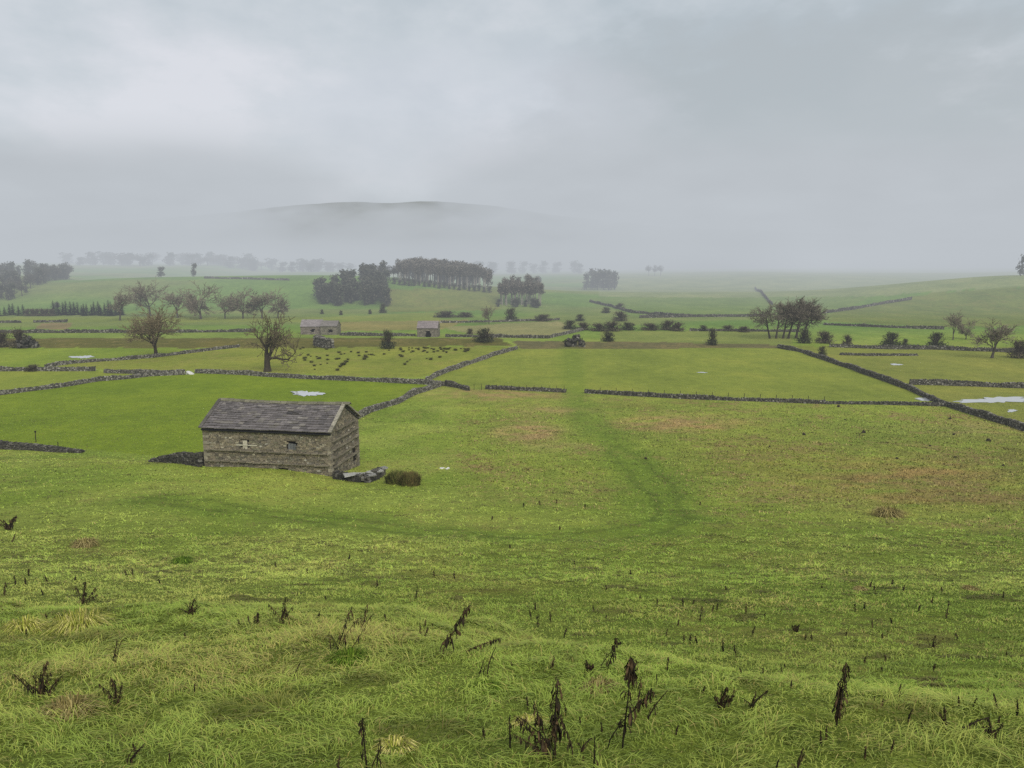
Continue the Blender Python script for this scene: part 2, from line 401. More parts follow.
# ------------------------------------------------------------------ drystone walls
STONE_C = np.array([lin(c) for c in [(96, 92, 84), (120, 116, 106), (74, 72, 66), (146, 142, 132), (88, 86, 72), (68, 66, 60), (136, 133, 124)]])
STONE_P = np.array([.24, .2, .2, .1, .14, .08, .04])
DARK_P = np.array([.26, .08, .28, .03, .15, .19, .01])
def stone_cols(n, dark=0.0, tint=1.0):
    p = STONE_P * (1 - dark) + DARK_P * dark; p = p / p.sum()
    return STONE_C[RNG.choice(len(STONE_C), n, p=p)] * RNG.uniform(.75, 1.2, (n, 1)) * tint
def wall_stones(mb, W, h, s, dark, hvar=0.12, thick=0.55, tint=1.0, taper=(0, 0)):
    """stones of a drystone wall along the world polyline W"""
    W = np.asarray(W); seg = np.linalg.norm(np.diff(W[:, :2], axis=0), axis=1); cum = np.concatenate([[0], np.cumsum(seg)]); L = cum[-1]
    def pos(t):
        x = np.interp(t, cum, W[:, 0]); y = np.interp(t, cum, W[:, 1])
        e = 0.4; dx = np.interp(t + e, cum, W[:, 0]) - np.interp(t - e, cum, W[:, 0]); dy = np.interp(t + e, cum, W[:, 1]) - np.interp(t - e, cum, W[:, 1])
        m = np.hypot(dx, dy) + 1e-9
        wob = 0.25 * (vnoise(t / 6, 0 * t, 5) - .5) * 2
        return x - dy / m * wob, y + dx / m * wob, dx / m, dy / m
    hv = lambda t: h * (1 + hvar * 2 * (fbm(t / 5 + W[0, 0], 0 * t, 12, 3) - .5) * 2)
    n = max(1, int(h / (s * .62)))
    for k in range(n):
        for side in (-1, 1):
            m = max(2, int(L / s)); t = (np.arange(m) + RNG.uniform(-.3, .3, m)) * L / m; t = np.clip(t, 0, L)
            x, y, tx, ty = pos(t); hh = hv(t)
            hh = hh * (1 - taper[0] * (1 - t / L)) * (1 - taper[1] * t / L); f = (k + .5) / n; off = side * thick * .5 * (1 - .35 * f) * RNG.uniform(.85, 1.12, m)
            cen = np.stack([x - ty * off, y + tx * off, H(x, y) - .05 + f * hh], 1)
            ax = np.stack([tx, ty, 0 * tx], 1); ay = np.stack([-ty, tx, 0 * tx], 1); az = np.tile([0, 0, 1.0], (m, 1))
            sz = np.stack([s * RNG.uniform(.7, 1.25, m), np.full(m, thick * .5), hh / n * RNG.uniform(.75, 1.15, m)], 1)
            stones(mb, cen, ax, ay, az, sz, stone_cols(m, dark, tint))
    # upright cope stones
    m = max(2, int(L / (s * .55))); t = (np.arange(m) + RNG.uniform(-.3, .3, m)) * L / m; t = np.clip(t, 0, L)
    keep = RNG.random(m) > .25; t = t[keep]; m = len(t)
    x, y, tx, ty = pos(t); hh = hv(t) * (1 - taper[0] * (1 - t / L)) * (1 - taper[1] * t / L)
    cen = np.stack([x, y, H(x, y) - .05 + hh + s * .12], 1)
    ax = np.stack([tx, ty, RNG.uniform(-.4, .4, m)], 1); ax /= np.linalg.norm(ax, axis=1)[:, None]
    ay = np.stack([-ty, tx, 0 * tx], 1); az = np.cross(ax, ay)
    sz = np.stack([s * RNG.uniform(.3, .6, m), thick * RNG.uniform(.6, .9, m), s * RNG.uniform(.45, .95, m)], 1)
    stones(mb, cen, ax, ay, az, sz, stone_cols(m, dark, tint) * RNG.uniform(.95, 1.2, (m, 1)))
def wall(pts, label, h=1.3, s=.34, dark=.3, group='drystone field walls', hvar=.12, tint=1.0, thick=.6, name='drystone_wall', taper=(0, 0)):
    P = []
    for (a, b) in zip(pts[:-1], pts[1:]):
        k = max(1, int(math.hypot(b[0] - a[0], b[1] - a[1]) / 12))
        for j in range(k): P.append(at(a[0] + (b[0] - a[0]) * j / k, a[1] + (b[1] - a[1]) * j / k))
    P.append(at(*pts[-1])); P = np.array(P)
    d = np.linalg.norm(P - EYE, axis=1).mean(); s = max(s * .8, d * .0016)
    mb = MB(); wall_stones(mb, P, h, s, dark, hvar, thick, tint, taper)
    o = mb.build(name, M_STONE, origin=P[0]); return tag(o, label, 'wall', group)
WALLS = [
    ([(196, 373), (245, 375), (300, 378.5), (360, 381), (420, 384), (447, 386)], 'long grey drystone wall running just behind the barn roof under the gnarled bare tree', 1.35, .25),
    ([(352, 421), (372, 412), (395, 404), (416, 394), (440, 386)], 'pale grey drystone wall climbing away from the barn gable', 1.45, .1),
    ([(427, 381), (450, 371), (470, 364), (493, 356), (517, 349)], 'pale drystone wall slanting away between the rushy field and the smooth middle field', 1.35, .0),
    ([(446, 386), (458, 388), (468, 391)], 'short dark stub of wall at the junction of the middle walls', 1.5, .9),
    ([(486, 389), (520, 390.5), (567, 392.5)], 'low dark wall with posts, left of the field gap', 1.0, 1.0),
    ([(585, 393), (630, 396), (716, 400), (780, 402), (826, 404)], 'low dark wall from the field gap towards the right', 1.05, 1.0),
    ([(826, 404), (870, 404.5), (945, 406)], 'tumbled thin dark wall joining the long diagonal wall', .8, 1.0),
    ([(778, 348), (800, 352), (824, 360), (848, 368), (870, 376), (910, 390), (940, 404), (985, 418), (1024, 431), (1120, 460), (1300, 512)], 'long dark diagonal drystone wall on the right', 1.5, .75),
    ([(910, 384.5), (960, 386), (1024, 388), (1200, 391)], 'straight dark wall above the long white pool', 1.5, .8),
    ([(-160, 417), (-60, 404), (0, 395), (62, 387), (100, 381), (120, 379.5), (152, 376), (186, 374.5)], 'pale wall curving along the top of the smooth green field left of the barn', 1.35, .1),
    ([(105, 373), (140, 374), (165, 374.5), (184, 373)], 'short upper wall ending at the white gateway', 1.3, .2),
    ([(-160, 371.5), (0, 371), (40, 371), (96, 371)], 'grey wall entering level from the left, ending in rubble', 1.3, .3),
    ([(46, 367), (75, 363.5), (100, 361.5), (155, 357.5), (190, 353), (240, 347)], 'grey wall passing the foot of the spreading bare tree', 1.2, .25),
    ([(-160, 333.5), (0, 333), (90, 332.8), (180, 332.6), (256, 332)], 'far dark level wall across the left of the valley floor', 1.6, .9),
    ([(-160, 323), (0, 322.8), (22, 322.8)], 'far short dark wall by the left edge', 1.5, .9),
    ([(34, 322.6), (68, 322.3)], 'far short dark wall above the bare reddish strip', 1.5, 1.0),
    ([(340, 335.5), (372, 336), (416, 336)], 'far dark wall left of the little red roofed barn', 1.5, .8),
    ([(446, 337), (500, 337.5), (550, 338.5)], 'far dark wall below the straw coloured field', 1.5, .8),
    ([(550, 338), (566, 334.5), (583, 330.5)], 'far pale wall slanting up at the corner of the straw field', 1.4, .1),
    ([(440, 323), (500, 322), (560, 320)], 'faint thin wall above the straw coloured field', 1.3, .7),
    ([(690, 331), (760, 331.5), (800, 332)], 'far thin dark line of wall behind the small round shrub', 1.4, .9),
    ([(640, 318), (700, 317), (765, 316.5)], 'faint far wall at the foot of the green slope', 1.8, .9),
    ([(755, 288), (763, 295), (772, 305)], 'short steep wall on the hillside above the clump of tall trees', 2.0, .9),
    ([(590, 302), (612, 307), (632, 313), (690, 317)], 'faint wall dropping across the far green slope', 1.8, .9),
    ([(824, 313.5), (850, 310), (880, 304.5), (912, 299.5)], 'curving dark wall rising on the right hand hill', 2.0, .9),
    ([(824, 325), (870, 327), (910, 328.5), (945, 329.5)], 'dark wall along the foot of the right hand hill', 1.6, .9),
    ([(830, 347), (880, 349), (935, 349.5), (1000, 352), (1100, 356)], 'dark wall with bushes along the far side of the right field', 1.7, .95),
    ([(840, 355), (868, 356), (918, 355.5)], 'low broken dark wall inside the right field', .8, 1.0),
    ([(205, 278.5), (240, 279), (290, 280.5)], 'faint thin wall along the crest of the left hill', 1.6, 1.0),
]
for (pts, lab, h, dk) in WALLS:
    wall(pts, lab, h=h * (.62 if pts[0][1] > 340 else .58), hvar=.2, thick=.5, dark=dk * .8, tint=1.22 - .22 * dk)
wall([(-40, 450), (0, 449), (30, 450), (55, 452), (85, 452.5)], 'dark tumbled wall end poking above the slope at the left edge', h=1.35, dark=.7, hvar=.2, tint=.9, taper=(0, .8))
wall([(152, 462), (172, 463), (190, 465), (203, 467)], 'short dark wall butting against the left end of the barn', h=1.3, dark=.9, tint=.75, taper=(.75, 0), hvar=.25)

# ------------------------------------------------------------------ the stone barn
def box(mb, x0, x1, y0, y1, z0, z1, col):
    v = [(x0, y0, z0), (x1, y0, z0), (x1, y1, z0), (x0, y1, z0), (x0, y0, z1), (x1, y0, z1), (x1, y1, z1), (x0, y1, z1)]
    mb.add(v, [tuple(q) for q in BOXF], col)
def stone_face(mb, org, u, nrm, L, Hfun, holes, s=(.30, .135), prot=.05, warm=True, base=0.0):
    """rubble face: courses of stones over a dark core; holes = [(u0,u1,z0,z1)]"""
    z = base; row = 0
    while True:
        hc = s[1] * RNG.uniform(.75, 1.3)
        x = -.02; any_ = False
        cs, zs, ws = [], [], []
        while x < L:
            w = s[0] * RNG.uniform(.5, 1.5); x1 = min(x + w, L)
            cx = (x + x1) / 2
            if z + hc <= Hfun(cx) and not any(h0 - .02 < cx < h1 + .02 and z0 - .02 < z + hc / 2 < z1 + .02 for h0, h1, z0, z1 in holes):
                cs.append(cx); zs.append(z + hc / 2); ws.append(x1 - x); any_ = True
            x = x1
        if cs:
            m = len(cs); cs = np.array(cs); zs = np.array(zs); ws = np.array(ws)
            cen = org[None] + cs[:, None] * u[None] + zs[:, None] * np.array([[0, 0, 1.0]]) + nrm[None] * RNG.uniform(-.02, prot, m)[:, None]
            col = (BARN_C[RNG.choice(len(BARN_C), m, p=BARN_P)] * .58 + .44 * lin((126, 121, 110))) * RNG.uniform(.72, 1.26, (m, 1))
            stones(mb, cen, np.tile(u, (m, 1)), np.tile(nrm, (m, 1)), np.tile([0, 0, 1.0], (m, 1)), np.stack([ws * .93, np.full(m, .2), np.full(m, hc * .92)], 1), col, .07)
        if not any_ and z > 1: break
        z += hc; row += 1
        if row > 90: break
BARN_C = np.array([lin(c) for c in [(142, 128, 102), (124, 113, 92), (158, 144, 114), (104, 96, 80), (82, 77, 66), (174, 164, 138), (112, 110, 82), (200, 194, 176)]])
BARN_P = np.array([.24, .23, .14, .13, .07, .08, .09, .02])
def barn():
    FR = np.array([-16.55, 0, 0]); k = at(331.6, 476.6)
    zb = k[2]; FR = np.array([k[0], k[1]])
    L, W, he, hr = 12.35, 6.7, 4.2, 6.05
    ang = R(-9.6)                                   # local x runs along the front from left to right
    ux = np.array([math.cos(ang), math.sin(ang)]); uy = np.array([-ux[1], ux[0]])
    org = FR - ux * L                               # front left corner
    root = empty('stone_barn', (org[0], org[1], zb), 'large old stone field barn with grey stone slate roof standing on the near slope', 'barn', rz=ang)
    Hg = lambda x: he if not 0 <= x <= W else he + (hr - he) * (1 - abs(x - W / 2) / (W / 2))
    X = np.array([1.0, 0, 0]); Y = np.array([0, 1.0, 0])
    win = [(3.75, 4.45, 2.3, 3.1), (8.2, 9.1, 2.3, 3.13)]
    holes = win + [(7.4, 8.1, .3, .55)]
    core = lin((46, 42, 34)); mb = MB()
    # core walls butted end to end, openings left as recesses
    box(mb, .08, L - .08, .25, .55, -1.5, he, core)
    box(mb, .08, L - .08, W - .55, W - .08, -1.5, he, core)
    for x0 in (.08, L - .55):
        v = [(x0, .552, -1.5), (x0, W - .552, -1.5), (x0, W - .552, he), (x0, W / 2, hr - .12), (x0, .552, he)]
        v2 = [(x0 + .47, *p[1:]) for p in v]
        mb.add(v + v2, [(0, 4, 3, 2, 1), (5, 6, 7, 8, 9)] + [(i, (i + 1) % 5, 5 + (i + 1) % 5, 5 + i) for i in range(5)], core)
    stone_face(mb, np.array([0, .1, 0]), X, -Y, L, lambda x: he, holes, base=-1.5)
    stone_face(mb, np.array([0, W - .1, 0]), X, Y, L, lambda x: he, [], base=-1.0)
    gh = [(.25, .75, -.3, .95), (5.2, 6.0, 0, 1.5)]
    stone_face(mb, np.array([L - .1, 0, 0]), Y, X, W, Hg, gh, base=-1.5)
    stone_face(mb, np.array([.1, 0, 0]), Y, -X, W, Hg, [], base=-1.0)
    # quoins
    for (cx, cy) in [(0, 0), (L, 0), (L, W), (0, W)]:
        z = -1.2; j = 0
        while z < he - .1:
            h = RNG.uniform(.22, .34); lx, ly = ((.62, .34) if j % 2 else (.34, .62))
            c = (BARN_C[RNG.choice([0, 2, 5, 1])] * .5 + .5 * lin((124, 120, 110))) * RNG.uniform(.75, 1.15)
            sx = 1 if cx == 0 else -1; sy = 1 if cy == 0 else -1
            stones(mb, np.array([[cx + sx * (lx / 2 - .06), cy + sy * (ly / 2 - .06), z + h / 2]]), X[None], Y[None], np.array([[0, 0, 1.0]]), np.array([[lx, ly, h * .95]]), c[None], .03)
            z += h; j += 1
    mb.build('wall', M_STONE, root)
    # projecting through-stone courses
    def through(org_, u, nrm, x0, x1, z):
        x = x0; mt = MB()
        while x < x1 - .05:
            w = RNG.uniform(.5, .95); w = min(w, x1 - x)
            stones(mt, (org_ + u * (x + w / 2) + np.array([0, 0, z + RNG.uniform(-.02, .02)]) + nrm * (.1 + RNG.uniform(-.04, .04)))[None], u[None], nrm[None], np.array([[0, 0, 1.0]]),
                   np.array([[w * .9, .3, .085]]), (lin((126, 119, 100)) * RNG.uniform(.75, 1.2))[None], .04)
            x += w
        mt.build('through_stone_course', M_STONE, root)
    for z in (2.05, 1.0): through(np.array([0, 0, 0.]), X, -Y, .1, L - .1, z)
    for z in (.75, 1.55, 2.35, 3.15): through(np.array([L, 0, 0.]), Y, X, .3, W - .3, z)
    through(np.array([L, 0, 0.]), Y, X, 1.1, W - 1.1, 4.0)
    # roof: courses of stone slates on a sloping deck
    mr = MB(); ov = .28
    run = W / 2 + ov; rise = (hr - he) * run / (W / 2); sl = math.hypot(run, rise)
    dk = lin((52, 50, 50))
    ze = hr - rise
    ms = MB()
    for side in (0, 1):
        ey = -ov if side == 0 else W + ov; sgn = 1 if side == 0 else -1
        dv = np.array([0, sgn * run, rise]) / sl; nv = np.array([0, -sgn * rise, run]) / sl
        e0 = np.array([-.12, ey, ze]); e1 = np.array([L + .12, ey, ze])
        v = [p - nv * .15 for p in (e0, e1, e1 + dv * sl, e0 + dv * sl)]; v2 = [p - nv * .1 for p in v]
        mr.add(v + v2, [tuple(q) for q in BOXF[[0, 1]]] + [(0, 1, 5, 4), (1, 2, 6, 5), (2, 3, 7, 6), (3, 0, 4, 7)], dk)
        n = 14; t = 0.0; hs = np.linspace(.36, .21, n); hs *= sl / hs.sum()
        for k in range(n):
            x = -.16
            sag = .0
            while x < L + .12:
                w = RNG.uniform(.35, .75) * (1.1 - .3 * k / n); x1 = min(x + w, L + .16)
                c = SLATE[RNG.choice(len(SLATE), p=[.36, .3, .2, .08, .06])] * RNG.uniform(.75, 1.2)
                a = dv * (1 + 0) ; tilt = .22
                d2 = dv * math.cos(tilt) - nv * math.sin(tilt); n2 = nv * math.cos(tilt) + dv * math.sin(tilt)
                slip = 0
                if side == 0 and k in (7, 8) and 7.6 < (x + x1) / 2 < 8.6: slip = RNG.uniform(-.12, .1); c = c * RNG.choice([.45, 1.5])
                cen = e0 + np.array([(x + x1) / 2 + .12, 0, 0]) + dv * (t + hs[k] * .56 + slip) + nv * (.06 + RNG.uniform(-.02, .035)) - np.array([0, 0, .13 * math.sin(math.pi * min(max((x + x1) / 2 / L, 0), 1)) * t / sl])
                stones(ms, cen[None], X[None], d2[None], n2[None], np.array([[(x1 - x) * .995, hs[k] * 1.2, .085]]), c[None], .035)
                x = x1
            t += hs[k]
    mr.build('roof_deck', M_SLATE, root)
    roof = ms.build('roof', M_SLATE, root)
    mg = MB(); x = -.15
    while x < L + .1:
        w = RNG.uniform(.5, .75)
        for sg in (-1, 1):
            stones(mg, np.array([[x + w / 2, W / 2 + sg * .14, hr + .07 - .13 * math.sin(math.pi * min(max((x + w / 2) / L, 0), 1)) + RNG.uniform(-.02, .02)]]), X[None], np.array([[0, .85, -sg * .53]]), np.array([[0, sg * .53, .85]]), np.array([[w * .97, .34, .09]]), (lin((112, 108, 88)) * RNG.uniform(.7, 1.2))[None], .05)
        x += w
    mg.build('ridge_tile', M_SLATE, roof)
    for xx, c in ((-.1, (92, 88, 82)), (L + .1, (146, 140, 124))):
        mv = MB()
        for side in (0, 1):
            ey = -ov if side == 0 else W + ov; sgn = 1 if side == 0 else -1
            dv = np.array([0, sgn * run, rise]) / sl; nv = np.array([0, -sgn * rise, run]) / sl; t = 0
            while t < sl - .1:
                w = RNG.uniform(.6, .95); w = min(w, sl - t)
                stones(mv, (np.array([xx, ey, ze]) + dv * (t + w / 2) + nv * .1)[None], X[None], dv[None], nv[None], np.array([[.34, w * .97, .13]]), (lin(c) * RNG.uniform(.8, 1.15))[None], .03)
                t += w
        mv.build('verge_coping', M_STONE, roof)
    mgu = MB(); box(mgu, 0, L, -ov - .02, -ov + .09, ze - .17, ze - .06, lin((34, 34, 36))); mgu.build('gutter', M_WOOD, roof)
    # windows and boards
    def window(x0, x1, z0, z1, boards):
        f = MB(); c = lin((30, 28, 26))
        box(f, x0 + .002, x1 - .002, .17, .22, z0, z1, lin((18, 17, 16)))
        w = f.build('window', M_WOOD, root)
        l = MB(); box(l, x0 - .25, x1 + .25, -.03, .2, z1 + .003, z1 + .17, lin((104, 96, 80))); l.build('lintel', M_STONE, w)
        if boards == 'cross':
            b = MB(); box(b, x0 + .12, x1 - .14, -.02, .06, z0 - .1, z1 - .1, lin((190, 182, 162)))
            box(b, x0 - .55, x1 + .85, -.07, -.022, z0 + .22, z0 + .33, lin((184, 178, 158))); b.build('board', M_WOOD, w)
        else:
            b = MB(); n = 3; s_ = (x1 - x0 - .1) / n
            for i in range(n): box(b, x0 + .06 + i * s_, x0 + .03 + (i + 1) * s_, .08, .12, z0 + .02, z1 - .22 - .03 * i, lin((112, 113, 113)) * (1 - .12 * i))
            b.build('board', M_WOOD, w)
    window(*win[0], 'cross'); window(*win[1], 'planks')
    for (y0, y1, z0, z1), nm, c in ((gh[0], 'door', (30, 26, 24)), (gh[1], 'door', (52, 46, 36))):
        d = MB(); n = 4
        for i in range(n): box(d, L - .2, L - .14, y0 + (y1 - y0) * i / n + .005, y0 + (y1 - y0) * (i + 1) / n - .005, z0 - .4, z1, lin(c) * RNG.uniform(.8, 1.2))
        dd = d.build(nm, M_WOOD, root)
        l = MB(); box(l, L - .2, L + .04, y0 - .25, y1 + .25, z1 + .003, z1 + .2, lin((120, 112, 90))); l.build('lintel', M_STONE, dd)
    return root, org, ux, uy, zb, L, W
SLATE = np.array([lin(c) for c in [(104, 98, 96), (110, 104, 101), (95, 90, 88), (116, 110, 102), (128, 122, 115)]])
BARN = barn()

# low ruined wall capped with slabs by the barn corner
def slab_wall():
    P = [at(336, 478.5), at(352, 481), at(366, 482.5), at(376, 479), at(384, 474)]
    root = empty('slab_wall', P[0], 'low ruined wall topped with pale flat slabs, beside the barn corner', 'wall')
    o = np.array(P[0]); mb = MB(); wall_stones(mb, P, .55, .3, .8, .2, .7, .8)
    mb.build('rubble', M_STONE, root, origin=o)
    for (px, py, w, d_, r) in [(350, 477.5, 1.0, .8, .3), (358, 477, .9, .7, -.2), (366, 476.5, 1.1, .8, .5), (375, 474, 1.3, .75, .65), (381, 471, 1.2, .6, .75), (371, 478, .9, .6, .4)]:
        p = at(px, py + 4) ; s = MB()
        a = np.array([math.cos(r), math.sin(r), .05]); b = np.array([-math.sin(r), math.cos(r), .04])
        stones(s, (p + [0, 0, .62])[None], a[None], b[None], np.cross(a, b)[None], np.array([[w, d_, .1]]), (lin((150, 148, 140)) * RNG.uniform(.75, 1.15))[None], .08)
        s.build('slab', M_STONE, root, origin=o)
slab_wall()

# far field barns
def small_barn(px, py, wpx, dpt, he, hr, ang, label, wallc, roofc, door):
    p = at(px, py); L = wpx * mpp(p); W = dpt
    root = empty('field_barn', p, label, 'barn', rz=ang)
    mb = MB(); X = np.array([1., 0, 0]); Y = np.array([0, 1., 0]); Hg = lambda x: he + (hr - he) * (1 - abs(x - W / 2) / (W / 2))
    global BARN_C
    sv = BARN_C; BARN_C = BARN_C * 0 + lin(wallc)
    hl = [(L * .42, L * .42 + 1.6, -.5, 1.9)] if door else [(L * .5, L * .5 + 1.2, .8, 1.9)]
    v = [(0.1, .1, -1), (L - .1, .1, -1), (L - .1, W - .1, -1), (.1, W - .1, -1), (.1, .1, he), (L - .1, .1, he), (L - .1, W - .1, he), (.1, W - .1, he), (.1, W / 2, hr - .05), (L - .1, W / 2, hr - .05)]
    mb.add(v, [(0, 1, 5, 4), (2, 3, 7, 6), (1, 2, 6, 9, 5), (3, 0, 4, 8, 7)], lin((40, 36, 32)))
    stone_face(mb, np.zeros(3), X, -Y, L, lambda x: he, hl, (.6, .3)); stone_face(mb, np.array([L, 0, 0.]), Y, X, W, Hg, [], (.6, .3)); stone_face(mb, np.zeros(3), Y, -X, W, Hg, [], (.6, .3))
    stone_face(mb, np.array([0, W, 0.]), X, Y, L, lambda x: he, [], (.6, .3))
    BARN_C = sv
    mb.build('wall', M_STONE, root)
    mr = MB()
    for sd in (0, 1):
        y0 = -.3 if sd == 0 else W + .3; z0 = he - (hr - he) * .3 / (W / 2) + .12
        d = np.array([0, W / 2 - y0, hr + .12 - z0]); n = 9
        for k in range(n):
            x = -.2
            while x < L + .2:
                w = min(RNG.uniform(.7, 1.3), L + .2 - x) + .001
                c = np.array([x + w / 2, y0, z0]) + d * (k + .5) / n; dn = d / np.linalg.norm(d); nn = np.cross(X, dn) * (1 if sd == 0 else -1)
                stones(mr, c[None], X[None], dn[None], nn[None], np.array([[w * .98, np.linalg.norm(d) / n * 1.2, .12]]), (lin(roofc) * RNG.uniform(.82, 1.15))[None], .04)
                x += w
    mr.build('roof', M_SLATE, root)
    dd = MB(); h = hl[0]; box(dd, h[0], h[1], .05, .09, h[2], h[3], lin((22, 20, 20))); dd.build('door' if door else 'window', M_WOOD, root)
    return root
small_barn(417.5, 337, 20, 4.6, 3.0, 4.9, R(-4), 'small far stone barn with pinkish roof and dark doorway', (124, 116, 102), (130, 120, 118), True)
small_barn(301, 334.5, 20, 6.0, 2.7, 4.6, R(3), 'long low far barn with faded pink grey roof', (132, 120, 112), (132, 124, 122), False)
small_barn(321, 334.8, 16, 4.8, 2.9, 4.4, R(-2), 'lower grey stone lean barn joined to the end of the long far barn', (126, 120, 104), (118, 112, 106), False)
wall([(317, 345), (324, 347.5), (331, 348.5)], 'pale ruined stone pen on the river bank below the long far barn', h=2.0, dark=.0, hvar=.35, thick=1.6, group=None, name='ruined_pen')

# ------------------------------------------------------------------ trees
def branch(mbT, mbC, p, d, L, r, lvl, prm, rs):
    """one limb and everything that grows from it"""
    n = 4 if lvl < 3 else 3
    pts = [np.array(p)]; dd = np.array(d)
    for i in range(n):
        dd = dd + rs.normal(0, prm['wig'] * (.35 if lvl == 0 else 1), 3) + np.array([0, 0, prm['up'] if lvl > 0 else 0.05]); dd /= np.linalg.norm(dd)
        pts.append(pts[-1] + dd * L / n)
    end = .62 if lvl == 0 else .4
    rad = [max(r * (1 - (1 - end) * i / n), prm['rmin']) for i in range(n + 1)]
    if lvl == 0: rad[0] *= 1.35
    thick = lvl < 2
    c = prm['bark'] if thick else prm['twig']
    tube(mbT if thick else mbC, pts, rad, c * rs.uniform(.8, 1.2), 6 if lvl == 0 else (5 if lvl == 1 else 3))
    if lvl >= prm['levels']: return
    k = prm['kids'][lvl]
    for j in range(k):
        t = rs.uniform(prm['t0'][lvl], 1.0) if j > 0 else 1.0
        i = min(int(t * n), n - 1); f = t * n - i
        q = pts[i] * (1 - f) + pts[i + 1] * f
        a = rs.uniform(0, 2 * math.pi); sp = prm['spread'][lvl] * rs.uniform(.65, 1.25)
        if j == 0: sp *= .35
        u, w = frame(dd); nd_ = dd * math.cos(sp) + (u * math.cos(a) + w * math.sin(a)) * math.sin(sp)
        branch(mbT, mbC, q, nd_, L * prm['len'][lvl] * rs.uniform(.7, 1.15), max(rad[i] * (.75 if j == 0 else .55), prm['rmin']), lvl + 1, prm, rs)
def bare_tree(name, seed, prm, loc, label, cat, group, parts=True):
    rs = np.random.default_rng(seed); mt, mc = MB(), MB()
    branch(mt, mc, (0, 0, -.15), np.array(prm.get('dir', (0, 0, 1.0))) / np.linalg.norm(prm.get('dir', (0, 0, 1.0))), prm['L'], prm['r'], 0, prm, rs)
    if parts:
        root = empty(name, loc, label, cat, group); mt.build('trunk', M_BARK, root); mc.build('crown', M_BARK, root)
    else:
        mt.v += mc.v; mt.c += mc.c; mt.f += [tuple(i + mt.n for i in q) for q in mc.f]; mt.n += mc.n
        root = mt.build(name, M_BARK); root.location = loc; tag(root, label, cat, group)
    return root
def tree_height(o):
    z = []
    for k in ([o] if o.type == 'MESH' else [q for q in C.objects if q.parent == o]): z += [v.co.z for v in k.data.vertices]
    return float(np.percentile(z, 97))
def tree_width(o):
    w = []
    for k in ([o] if o.type == 'MESH' else [q for q in C.objects if q.parent == o]): w += [math.hypot(v.co.x, v.co.y) for v in k.data.vertices]
    return 2 * float(np.percentile(w, 96))
def pa(**k):
    d = dict(levels=5, kids=[4, 4, 4, 4, 3], t0=[.55, .3, .2, .15, .1], spread=[.75, .75, .8, .8, .8], len=[.85, .72, .65, .6, .55], wig=.14, up=.05, rmin=.011, L=3.0, r=.32, bark=lin((66, 58, 44)), twig=lin((88, 78, 56)))
    d.update(k); return d
def hero(px, py, hpx, wpx, seed, prm, label):
    p = at(px, py); o = bare_tree('bare_tree', seed, prm, p, label, 'tree', None)
    s = hpx * mpp(p) / tree_height(o); w = wpx * mpp(p) / tree_width(o); o.scale = (w, w, s); return o
hero(156, 356.5, 44, 58, 3, pa(levels=5, kids=[7, 5, 5, 4, 3], t0=[.6, .3, .2, .15, .1], spread=[.9, .75, .8, .85, .8], len=[1.5, .75, .66, .62, .6], up=.03, r=.36, L=2.4, rmin=.03, twig=lin((116, 104, 80))), 'bare tree with wide rounded spreading crown beside the grey wall on the left')
hero(267.5, 371.5, 53, 62, 11, pa(levels=4, kids=[6, 5, 5, 4], t0=[.5, .3, .2, .1], spread=[.95, .75, .85, .9], len=[1.3, .72, .6, .5], wig=.24, r=.55, L=2.6, rmin=.04, bark=lin((60, 54, 42)), twig=lin((100, 90, 68))), 'gnarled dark bare tree with thick twisted limbs behind the barn roof')
# the distant row of bare trees on the left, each a different height
_rp = dict(levels=4, rmin=.048, bark=lin((80, 74, 64)), twig=lin((120, 110, 94)), up=.01)
ROW_P = [pa(kids=[6, 6, 5, 5], spread=[.8, .75, .8, .8], len=[1.3, .72, .66, .62], L=3.0, **_rp), pa(kids=[7, 6, 5, 5], t0=[.4, .2, .2, .1], spread=[.95, .75, .8, .8], len=[1.3, .72, .68, .62], L=2.8, r=.3, **_rp),
         pa(kids=[6, 5, 5, 5], t0=[.45, .3, .2, .1], spread=[.55, .65, .75, .8], len=[1.05, .72, .68, .62], L=3.6, r=.28, **_rp)]
ROW0 = []
def row_tree(px, py, hpx, k, label, group, wide=1.0):
    p = at(px, py)
    if len(ROW0) <= k:
        while len(ROW0) <= k:
            o = bare_tree('distant_tree', 40 + len(ROW0), ROW_P[len(ROW0)], (0, 0, 0), 'x', 'tree', None); ROW0.append([o, (tree_height(o), tree_width(o)), False])
    src, hh, used = ROW0[k]
    o = copy_tree(src) if used else src; ROW0[k][2] = True
    s = hpx * mpp(p) / hh[0]; w = hpx * mpp(p) * wide / hh[1]; o.location = p; o.scale = (w, w, s); o.rotation_euler.z = random.uniform(0, 6.28) if k < 3 else random.uniform(-.4, .4)
    tag(o, label, 'tree'); 
    if group: o['group'] = group
    elif 'group' in o: del o['group']
    return o
G = 'row of bare trees beyond the left fields'
for (px, py, h, k, lab, w) in [
    (120, 320.5, 26, 2, 'thin tall bare tree at the right end of the dark conifer row', .8),
    (150, 316, 30, 0, 'tall bare tree rising just above the wide spreading tree', 1.15), (178, 318, 24, 2, 'narrow bare tree left of the roundest one in the distant row', 1.1),
    (201, 319, 30, 1, 'largest round bare tree in the distant row', 1.1), (225, 318.5, 22, 0, 'small open bare tree in the middle of the distant row', 1.0),
    (243, 318.5, 25, 1, 'bare tree with leaning crown right of the small open one in the row', 1.05), (262, 318.5, 24, 2, 'slim bare tree second from the right end of the row', 1.1), (278, 318, 24, 1, 'bare tree ending the distant row on the right', .95)]:
    row_tree(px, py, h, k, lab, G, w * 1.15)
row_tree(992, 358, 33, 2, 'bare tree standing alone near the right edge below the hill', None, 1.15)
